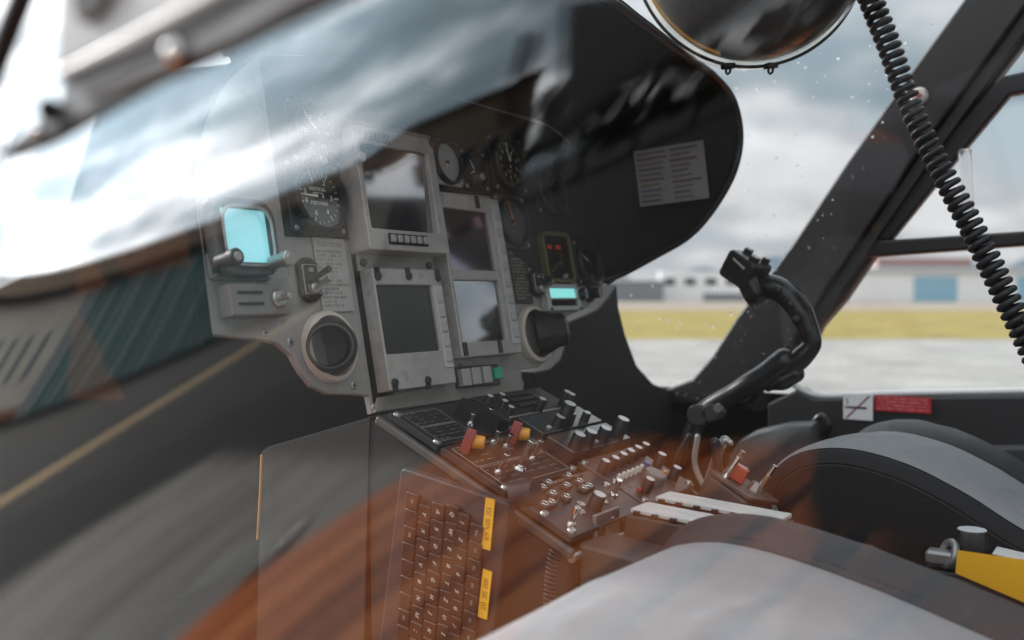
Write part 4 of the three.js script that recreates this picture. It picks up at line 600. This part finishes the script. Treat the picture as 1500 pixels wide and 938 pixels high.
// ---------- keyboard on the console side ----------
{
  const a = onX(0.772, 600, 690), b = onX(0.772, 742, 737), ang = Math.atan2(b.y - a.y, b.z - a.z);
  const kb = thing('keyboard', 'brownish keyboard hung on end on the console side, with yellow label strips', 'keyboard', [0.772, a.y, a.z]);
  kb.rotation.set(0, -Math.PI / 2, 0); kb.rotateZ(ang);                 // own x: aft along the top edge, own y: up, own z: towards the door
  const kk = (px, py, off = 0.012) => { const q = local(kb, px, py, 'z', off); return [q.x, q.y]; };
  const W = kk(742, 737, 0.01)[0], deep = 0.30;
  M('case', put(extrude(rrect(-0.004, -deep, W + 0.004, 0.004, 0.006), 0.008, 0.002, 2), [0, 0, 0]), blackPlastic, kb);
  const names = [ // columns from aft to forward as the photograph shows them, each running down
    ['Esc', 'F1', 'F2', 'F3', 'F4', 'F5', 'F6', 'F7', 'F8', 'F9', 'F10'], ['!', '2', '3', '4', '5', '6', '/', '(', ')', '=', '?'], ['Q', 'W', 'E', 'R', 'T', 'Z', 'U', 'I', 'O', 'P', 'Ü'],
    ['A', 'S', 'D', 'F', 'G', 'H', 'J', 'K', 'L', 'Ö', 'Ä'], ['Y', 'X', 'C', 'V', 'B', 'N', 'M', ';', ':', '-', ''], ['Fn', '', 'Alt', '', '', '', '', 'Alt', '', '', '']];
  const cell = 64, cw = 16, atlas = canvas(cell * cw, cell * 5, (x, w, h) => { x.fillStyle = '#1a1817'; x.fillRect(0, 0, w, h); x.fillStyle = '#b9b2a8'; x.textAlign = 'center'; x.textBaseline = 'middle'; names.flat().forEach((s, i) => { x.font = (s.length > 1 ? '16' : 'italic bold 26') + 'px sans-serif'; x.save(); x.translate((i % cw) * cell + 34, Math.floor(i / cw) * cell + 32); x.rotate(Math.PI / 2); x.fillText(s, 0, 0); x.restore(); }); });
  const keyMat = std(0xffffff, 0.45, 0, { map: atlas });
  const p0 = kk(643, 749), p1 = kk(634, 873), step = (p1[1] - p0[1]) / 5, sk = (p1[0] - p0[0]) / 5;  // column of A S D F G H
  const colX = [kk(703, 745)[0], kk(680, 750)[0], kk(664, 752)[0], kk(643, 749)[0], kk(622, 756)[0], kk(602, 756)[0]], offs = [0.45, 0.1, -0.15, 0, 0.4, -0.05];
  names.forEach((list, c) => list.forEach((s, r) => {
    const w = 0.0152, d = 0.0162, g = extrude(rrect(-w / 2, -d / 2, w / 2, d / 2, 0.0012), 0.003, 0.0009, 1, 1), id = c * 11 + r, p = g.attributes.position, n = g.attributes.normal, uv = g.attributes.uv;
    for (let i = 0; i < p.count; i++) { const top = n.getZ(i) > 0.9; const lx = top ? p.getX(i) / w + 0.5 : 0.05, ly = top ? p.getY(i) / d + 0.5 : 0.05; uv.setXY(i, ((id % cw) + lx) / cw, 1 - (Math.floor(id / cw) + 1 - ly) / 5); }
    M('key', g, keyMat, kb, [colX[c] + sk * (r + offs[c]), p0[1] + step * (r + offs[c]), 0.0105]);
  }));
  for (const [s, q] of [['ESC  MEN  A/R', [[718, 731], [711, 805]]], ['MAP  SRC  EVT', [[714, 836], [706, 906]]]]) {
    const u = kk(...q[0], 0.013), v = kk(...q[1], 0.013), len = Math.hypot(u[0] - v[0], u[1] - v[1]);
    const tex = canvas(512, 72, (x, w, h) => { x.fillStyle = '#e3a92c'; x.fillRect(0, 0, w, h); x.fillStyle = '#2a2017'; x.font = '52px sans-serif'; x.textAlign = 'center'; x.textBaseline = 'middle'; x.fillText(s, w / 2, h / 2 + 3); });
    const m = M('yellow_label', new THREE.BoxGeometry(len, 0.0105, 0.0008), std(0xffffff, 0.5, 0, { map: tex }), kb, [(u[0] + v[0]) / 2, (u[1] + v[1]) / 2, 0.0125]); m.rotation.z = Math.atan2(v[1] - u[1], v[0] - u[0]); m.userData.label = 'yellow label strip printed ' + s.replace(/ +/g, ' ');
  }
  M('hinge', put(lathe([[0, 0], [0.012, 0], [0.013, 0.003], [0.013, 0.02], [0.011, 0.024], [0, 0.024]], 24), [W + 0.004, 0.012, 0.004], [0, 0, -1.2]), blackPlastic, kb);
}

// ---------- seats ----------
const seatFabric = std([0.34, 0.35, 0.36], 0.9, 0, { map: rep(clothMap, 1.6), ...bump(rep(clothMap, 3.2), 0.0016) });
const seatLeather = std([0.036, 0.039, 0.042], 0.62, 0, bump(rep(leather, 8), 0.0006));
const seatDark = std([0.014, 0.014, 0.015], 0.8, 0, bump(rep(leather, 10), 0.0004));
const profiles = [[[1.05, -0.36], [1.2, -0.378], [1.32, -0.382], [1.375, -0.378], [1.402, -0.358], [1.413, -0.32], [1.412, -0.28], [1.397, -0.2], [1.369, -0.1], [1.34, 0], [1.32, 0.12], [1.31, 0.3]],
  [[1.10, -0.405], [1.24, -0.415], [1.34, -0.415], [1.405, -0.40], [1.44, -0.366], [1.453, -0.312], [1.443, -0.244], [1.416, -0.18], [1.382, -0.12], [1.345, -0.02], [1.32, 0.12], [1.31, 0.3]]].map(l => new THREE.CatmullRomCurve3(l.map(p => V(0, p[0], p[1]))));
function seat(label, x0, x1, xb, prof, fall) {
  const t = thing('pilot_seat', label, 'seat', [0, 0, 0], 'seats in the cockpit'), S = (u) => prof.getPoint(u), W = x1 - x0;
  const cross = (x) => { const k = (x - x0) / W; const e = Math.max(0, (x - xb) / (x1 - xb)); return -fall * (x - x0) / W + 0.009 * Math.sin(Math.min(1, e * 1.25) * Math.PI * 0.7) - 0.03 * Math.pow(Math.max(0, (e - 0.7) / 0.3), 2) - 0.02 * Math.pow(Math.max(0, (0.03 - (x - x0)) / 0.03), 2) - 0.004 * Math.exp(-Math.pow((x - xb) / 0.012, 2)); };
  const inward = (u, x) => { const q = S(u), tan = prof.getTangent(u), n = V(0, tan.z, -tan.y); if (n.y < 0 && n.z > 0) n.negate(); return q.addScaledVector(n, cross(x)).setX(x); };
  const strip = (a, b, n, lift) => grid(150, n * 2, (u, v) => { const x = between(a, b, v), q = inward(u, x), tan = prof.getTangent(u); return q.addScaledVector(V(0, tan.z, -tan.y), lift * Math.sin(v * Math.PI) + (0.0022 * (fbm(x * 13, q.z * 9 + q.y * 9, 3.3, 4) - 0.5) + 0.0016 * Math.pow(1 - Math.abs(2 * fbm(x * 7 + 4, q.z * 22, 8.1, 2) - 1), 6)) * Math.min(1, 6 * v * (1 - v))); });
  const metric = (g, a, b) => { const uv = g.attributes.uv; for (let i = 0; i < uv.count; i++) uv.setXY(i, uv.getX(i) * 0.85, uv.getY(i) * (b - a)); return g; };
  const xs = [x0, x0 + 0.016, xb, x1];
  M('cushion', metric(strip(xs[1] + 0.001, xs[2] - 0.001, 16, 0.004), xs[1], xs[2]), seatFabric, t);
  M('bolster', metric(strip(xs[0], xs[1] - 0.001, 6, 0.0015), xs[0], xs[1]), seatDark, t);
  M('bolster', metric(strip(xs[2] + 0.001, xs[3], 8, 0.005), xs[2], xs[3]), seatLeather, t);
  for (const x of [xs[1], xs[2]]) { M('piping', tube(Array.from({ length: 40 }, (_, i) => { const q = inward(i / 39, x); q.y -= 0.0006; return q; }), 0.0014, 90, 6), seatDark, t); }
  const sides = []; for (const [x, o] of [[x0, -1], [x1, 1]]) { const pts = []; for (let i = 0; i <= 60; i++) { const q = inward(i / 60, x); pts.push([-q.z, q.y - 0.001]); } pts.push([-0.3, 1.02], [0.405, 1.02]); const g = extrude(outline(pts), 0.012, 0.002); g.rotateY(Math.PI / 2); g.translate(o < 0 ? x : x - 0.012, 0, 0); M('side_panel', g, seatDark, t); }
  const st = []; for (const [x, d] of [[xs[1], -0.006], [xs[2], 0.007]]) for (let i = 0; i < 130; i++) { const u = 0.22 + 0.7 * i / 130, q = inward(u, x + d), tan = prof.getTangent(u); q.addScaledVector(V(0, tan.z, -tan.y), 0.0008); st.push(plain(0.0013, 0.0009, 0.0032, q.toArray(), [-Math.atan2(tan.y, tan.z), 0, 0])); }
  M('stitching', st, std([0.008, 0.008, 0.008], 0.8), t).userData.kind = 'stuff';
  M('base', box(W * 0.8, 0.08, 0.6, [(x0 + x1) / 2, 1.06, -0.06]), lining, t);
}
seat('grey cushioned seat with charcoal leather edge beside the curved door window', 0.385, 0.874, 0.802, profiles[0], 0);
seat('grey cushioned seat with dark side, across the cockpit by the stickered door', 1.125, 1.53, 1.425, profiles[1], 0.026);
{ // seat back bolster of the further seat and belt loop
  const t = thing('door_pad', 'rounded dark grey pad between the control stick and the further seat', 'pad');
  const P = [[1065, 690], [1070, 668], [1085, 645], [1110, 630], [1150, 621], [1196, 619], [1196, 640], [1180, 720], [1080, 730]].map(p => { const q = onX(1.60, ...p); return [-q.z, q.y]; });
  const g = extrude(outline(P), 0.03, 0.01, 4); g.rotateY(Math.PI / 2); g.translate(1.60, 0, 0); M('cover', toCreasedNormals(g, 0.7), std([0.075, 0.08, 0.086], 0.5, 0, bump(rep(leather, 10), 0.0005)), t);
  const t2 = thing('belt_loop', 'small black belt loop behind the rounded pad', 'belt loop'); M('loop', tube([[1196, 640], [1194, 620], [1203, 610], [1213, 622], [1208, 640]].map(p => onX(1.62, ...p)), 0.006, 30, 8), satinBlack, t2);
}

// ---------- flight controls ----------
{
  const t = thing('cyclic_stick', 'black control stick with a hooked grip and button head', 'control stick', [0, 0, 0]), X = 1.35, p = (px, py, dx = 0) => { const q = onX(X + dx, px, py); return q.toArray(); };
  M('shaft', [taper([p(1010, 640), p(1030, 604), p(1080, 574), p(1130, 545), p(1150, 530)], [0.012, 0.013, 0.014, 0.017, 0.019], 30, 14)], satinBlack, t);
  M('grip', taper([p(1128, 549), p(1152, 541), p(1178, 520), p(1190, 504), p(1187, 490), p(1172, 456), p(1152, 431), p(1130, 420), p(1108, 418)], [0.012, 0.0145, 0.0145, 0.0125, 0.0145, 0.017, 0.0175, 0.017, 0.014], 72, 18), std([0.016, 0.016, 0.017], 0.28), t);
  const head = onX(X, 1092, 396), h = M('head', [box(0.05, 0.042, 0.05, [0, 0, 0], [0, 0, 0], 0.007, 3), box(0.04, 0.03, 0.05, [0, -0.012, 0.022], [0.5, 0, 0], 0.01, 3)], std([0.02, 0.018, 0.019], 0.35), t, head.toArray(), [0.55, -0.2, 0.1]);
  for (const [x, y, z, w] of [[-0.012, 0.022, 0.012, 0.014], [0.01, 0.023, 0.016, 0.011], [0.004, 0.022, -0.012, 0.012]]) M('hat_switch', box(w, 0.012, w, [x, y, z], [0, 0.4, 0], 0.002), satinBlack, h);
  M('lettering', plain(0.024, 0.003, 0.0006, [-0.0, 0.006, 0.0], [0, 0, 0]), inkMark, h, [-0.0255, 0.004, 0], [0, Math.PI / 2, 0.15]);
  for (const [px, py, r] of [[1140, 425, 0.006], [1158, 446, 0.0055], [1166, 468, 0.006]]) M('grip_button', new THREE.SphereGeometry(r, 14, 10), blackPlastic, t, p(px, py, -0.018));
  M('trigger', taper([p(1100, 440), p(1108, 455), p(1104, 464)], [0.007, 0.006, 0.003], 12, 8), std([0.12, 0.1, 0.09], 0.35), t);
  M('hand_rest', taper([p(1166, 548), p(1150, 556), p(1126, 568)], [0.012, 0.014, 0.006], 14, 10), satinBlack, t);
  M('clamp', [put(cyl(0.016, 0.016, 0.03, [0, 0, 0], [0, 0, Math.PI / 2], 20), p(1032, 606, 0.012)), put(cyl(0.013, 0.013, 0.03, [0, 0, 0], [0, 0, Math.PI / 2], 20), p(1052, 602, 0.012))], blackPlastic, t);
  M('pivot_bolt', put(lathe([[0, 0.006], [0.006, 0.005], [0.007, 0]], 16, [0, 0, 0], [0, 0, Math.PI / 2]), p(1053, 598, -0.02)), steel, t);
  const c = thing('stick_cable', 'thin dark cable looping down beside the control stick', 'cable'); M('wire', tube([[1010, 640], [990, 680], [1000, 720], [1020, 750]].map(q => onX(1.30, ...q)), 0.005, 30, 8), satinBlack, c); M('sheath', tube([[1022, 640], [1018, 680], [1030, 710], [1045, 730]].map(q => onX(1.30, ...q)), 0.0042, 30, 8), std([0.4, 0.38, 0.35], 0.35, 0.4), c);
}
{
  const at = onX(1.08, 1088, 712), t = thing('collective_lever', 'brown control lever head with chrome toggles and a red guarded switch', 'control lever', at.toArray()); t.rotation.set(0.42, -0.25, -0.12);
  M('head', box(0.062, 0.05, 0.062, [0, -0.027, 0], [0, 0, 0], 0.007, 3), std([0.07, 0.06, 0.055], 0.4), t);
  M('face_plate', put(extrude(rrect(-0.032, -0.034, 0.034, 0.032, 0.009), 0.003, 0.001, 2), [0, -0.002, 0], [-Math.PI / 2, 0, 0]), std([0.13, 0.11, 0.1], 0.4, 0.4), t);
  for (const [x, z, l, m] of [[-0.022, -0.012, 0.024, chrome], [0.004, -0.026, 0.028, chrome], [0.026, 0.006, 0.03, chrome], [0.016, 0.012, 0.018, std([0.5, 0.3, 0.18], 0.3, 0.8)]]) M('toggle', [cyl(0.0055, 0.0045, 0.005, [x, 0.002, z], [0, 0, 0], 14), cyl(0.0028, 0.0036, l, [x, 0.005, z], [0.1, 0, -0.1], 14)], m, t);
  const g = M('red_guard', box(0.013, 0.017, 0.02, [-0.008, 0.011, -0.008], [0, 0.4, 0], 0.0015), std([0.55, 0.09, 0.05], 0.35), t); M('guard_label', plain(0.012, 0.0007, 0.014, [-0.008, 0.0201, -0.008], [0, 0.4, 0]), std([0.7, 0.42, 0.38], 0.5), g);
  M('hat_switch', lathe([[0, 0.01], [0.007, 0.009], [0.009, 0.004], [0.010, 0], [0, 0]], 8, [0.006, 0.002, 0.012]), std([0.3, 0.28, 0.26], 0.3, 0.6), t);
  M('stalk', [taper([[-0.01, 0.0, -0.03], [-0.02, 0.028, -0.045]], [0.006, 0.006], 8, 10)], satinBlack, t);
  M('clamp_band', put(cyl(0.022, 0.022, 0.024, [0, 0, 0], [0, 0, -Math.PI / 2], 28), [0.03, -0.028, 0.012]), std([0.5, 0.5, 0.52], 0.35, 0.5), t);
  M('tip', put(lathe([[0, 0.034], [0.008, 0.031], [0.012, 0.024], [0.014, 0], [0, 0]], 20, [0, 0, 0], [0, 0, -Math.PI / 2 - 0.1]), [0.054, -0.022, 0.012]), steel, t);
  M('arm', taper([[-0.0, -0.03, 0.02], [0.0, -0.06, 0.15], [0, -0.09, 0.4]], [0.02, 0.02, 0.02], 14, 14), satinBlack, t);
  const a = thing('brake_handle', 'slim upright lever with a bent silver tip behind the control lever head', 'lever'), q = (px, py) => onX(1.16, px, py).toArray();
  M('bar', taper([q(1028, 735), q(1040, 700), q(1054, 660), q(1058, 650)], [0.005, 0.006, 0.0065, 0.006], 20, 8), std([0.06, 0.055, 0.05], 0.4), a); M('tip', taper([q(1057, 654), q(1062, 645), q(1070, 649)], [0.0055, 0.006, 0.004], 12, 8), brushed, a);
}

// ---------- boxes beside the console, loose items ----------
function caseBox(label, x0, x1, y, z0, z1, deep) {
  const t = thing('document_box', label, 'box', [(x0 + x1) / 2, y, z0], 'boxes behind the console'); t.rotation.x = 0.06; const w = x1 - x0, l = z1 - z0;
  M('body', box(w, deep, l, [0, -deep / 2 - 0.004, l / 2], [0, 0, 0], 0.002), std([0.045, 0.042, 0.04], 0.5), t);
  M('lid', box(w * 0.86, 0.005, l * 0.96, [w * 0.06, -0.0005, l / 2], [0, 0, 0], 0.0015), whitePaint, t);
  for (let i = 0; i < 7; i++) M('clip', box(0.005, 0.004, 0.006, [-w / 2 + 0.003, -0.001, l * (0.08 + i * 0.14)], [0, 0, 0], 0.0008), satinBlack, t);
}
caseBox('dark box with a white clipped lid standing behind the console, nearer the curved door window', 0.878, 0.922, 1.408, -0.449, -0.31, 0.05);
caseBox('dark box with a white clipped lid standing behind the console, nearer the control lever', 0.935, 0.976, 1.41, -0.449, -0.31, 0.05);
{
  const t = thing('console_side_box', 'dark low box with a ribbed hose beside the aft end of the console', 'box'), P = (px, py) => { const q = onX(0.80, px, py); return [-q.z, q.y]; };
  const g = extrude(outline([[842, 800], [1000, 842], [1000, 1010], [842, 1010]].map(p => P(...p))), 0.055, 0.003); g.rotateY(Math.PI / 2); g.translate(0.81, 0, 0); M('body', g, std([0.05, 0.047, 0.045], 0.5), t);
  M('bracket', box(0.05, 0.04, 0.004, onX(0.865, 888, 778).toArray(), [0, 0, 0], 0.001), brushed, t);
  M('bolt', put(cyl(0.006, 0.006, 0.012, [0, 0, 0], [Math.PI / 2, 0, 0], 6), onX(0.85, 868, 776).toArray()), satinBlack, t);
  const h = thing('ribbed_hose', 'ribbed black hose running down behind the keyboard', 'hose'), c = new THREE.CatmullRomCurve3([[822, 795], [814, 830], [810, 880], [808, 960]].map(p => onX(0.80, ...p)));
  M('core', new THREE.TubeGeometry(c, 30, 0.0075, 10), satinBlack, h);
  for (let i = 0; i < 26; i++) { const q = c.getPointAt(i / 26), tn = c.getTangentAt(i / 26), m = M('rib', new THREE.TorusGeometry(0.0085, 0.0016, 6, 16), blackPlastic, h); m.position.copy(q); m.quaternion.setFromUnitVectors(V(0, 0, 1), tn); }
}
{ // yellow card and headset lying between the seats
  const y = (px, py) => onX(1.0, px, py).toArray();
  const P = [[1403, 806], [1540, 826], [1540, 900], [1400, 840]].map(p => onX(0.99, ...p)), g = new THREE.BufferGeometry(), back = P.map(q => q.clone().add(V(0.003, -0.001, 0)));
  g.setAttribute('position', new THREE.Float32BufferAttribute([...P, ...back].flatMap(q => q.toArray()), 3)); g.setIndex([0, 3, 2, 0, 2, 1, 4, 5, 6, 4, 6, 7, 0, 1, 5, 0, 5, 4, 1, 2, 6, 1, 6, 5, 2, 3, 7, 2, 7, 6, 3, 0, 4, 3, 4, 7]); const gg = g.toNonIndexed(); gg.computeVertexNormals();
  tag(M('yellow_card', gg, yellowMat, scene), 'bright yellow card standing between the two seats', 'card');
  const t = thing('seat_control_box', 'dark control box with a round knob and pale label between the seats', 'control box');
  M('body', box(0.07, 0.05, 0.26, onX(1.06, 1470, 850).add(V(0.02, -0.02, 0.06)).toArray(), [0, 0, 0], 0.004), blackPlastic, t);
  const k = onX(1.06, 1424, 806); M('knob', lathe([[0, 0.026], [0.0135, 0.026], [0.0145, 0.024], [0.015, 0], [0, 0]], 26, [k.x, k.y - 0.006, k.z]), knobBlack, t); M('knob_cap', lathe([[0, 0.0006], [0.013, 0.0005], [0.0135, 0]], 26, [k.x, k.y + 0.0202, k.z]), std([0.5, 0.52, 0.54], 0.4), t);
  M('label_strip', box(0.03, 0.002, 0.1, onX(1.06, 1490, 820).add(V(0, 0, 0.03)).toArray(), [0.12, 0, 0], 0.0008), whitePaint, t);
  M('clamp', [box(0.02, 0.014, 0.035, onX(1.05, 1385, 817).toArray(), [0, 0, 0], 0.004), put(new THREE.TorusGeometry(0.012, 0.004, 8, 20), onX(1.05, 1390, 812).toArray(), [0.4, 0.6, 0])], std([0.3, 0.3, 0.3], 0.35, 0.5), t);
}

// ---------- overhead ----------
{
  const D = 1.22, c = EYE.clone().addScaledVector(ray(1098, -71), D / ray(1098, -71).dot(FWD)), t = thing('hanging_dome', 'glossy black dome in a clear rimmed bowl hanging below the roof', 'dome', c.toArray());
  M('dome', new THREE.SphereGeometry(0.1335, 48, 32), phys([0.006, 0.006, 0.007], 0.3, 0, { specularIntensity: 0.15 }), t, RIGHT.clone().multiplyScalar(0.007).add(V(0, 0.003, 0)).toArray());
  M('bowl', new THREE.SphereGeometry(0.141, 48, 24, 0, Math.PI * 2, Math.PI * 0.5, Math.PI * 0.5), phys([1, 0.98, 0.94], 0.03, 0, { transmission: 0.94, thickness: 0, ior: 1.25 }), t);
  const arcPts = (r, a0, a1, f = 0) => Array.from({ length: 24 }, (_, i) => { const a = (a0 + (a1 - a0) * i / 23) * R; return RIGHT.clone().multiplyScalar(Math.cos(a) * r).addScaledVector(UPV, Math.sin(a) * r).addScaledVector(FLAT, f); });
  M('bowl_rim', tube(arcPts(0.1415, 175, 365), 0.0022, 80, 8), satinBlack, t);
  M('amber_band', tube(arcPts(0.1365, 195, 252, -0.02), 0.003, 40, 8), std([0.62, 0.36, 0.07], 0.25, 0.6), t);
  for (const a of [-1.75, -1.38]) { const q = RIGHT.clone().multiplyScalar(Math.cos(a) * 0.142).add(V(0, Math.sin(a) * 0.142, 0)); M('clip', [box(0.016, 0.007, 0.012, q.toArray(), [0, -YAW, 0.1], 0.002), put(new THREE.TorusGeometry(0.0045, 0.0015, 6, 14), q.clone().add(V(0, -0.005, 0)).toArray(), [0, 1.0, 0])], satinBlack, t); }
  M('hanger', cyl(0.012, 0.012, 0.3, [0, 0.12, 0]), satinBlack, t);
}
{
  const t = thing('coiled_cord', 'black coiled cord hanging across the slanted post and side window', 'cord');
  const c = new THREE.CatmullRomCurve3([[1232, -110], [1268, -20], [1300, 60], [1340, 170], [1382, 255], [1425, 335], [1500, 490], [1570, 640]].map(p => onX(1.3, ...p))), turns = 62, n = turns * 14, pts = [], fr = c.computeFrenetFrames(n, false), L = c.getLength();
  for (let i = 0; i <= n; i++) { const o = c.getPointAt(i / n), a = i / 14 * Math.PI * 2, r = 0.0112 + 0.0006 * Math.sin(i * 0.013); pts.push(o.addScaledVector(fr.normals[i], Math.cos(a) * r).addScaledVector(fr.binormals[i], Math.sin(a) * r)); }
  M('coil', new THREE.TubeGeometry(new THREE.CatmullRomCurve3(pts), n, 0.0041, 7), std([0.022, 0.024, 0.027], 0.5), t);
}
renderer.render(scene, camera);
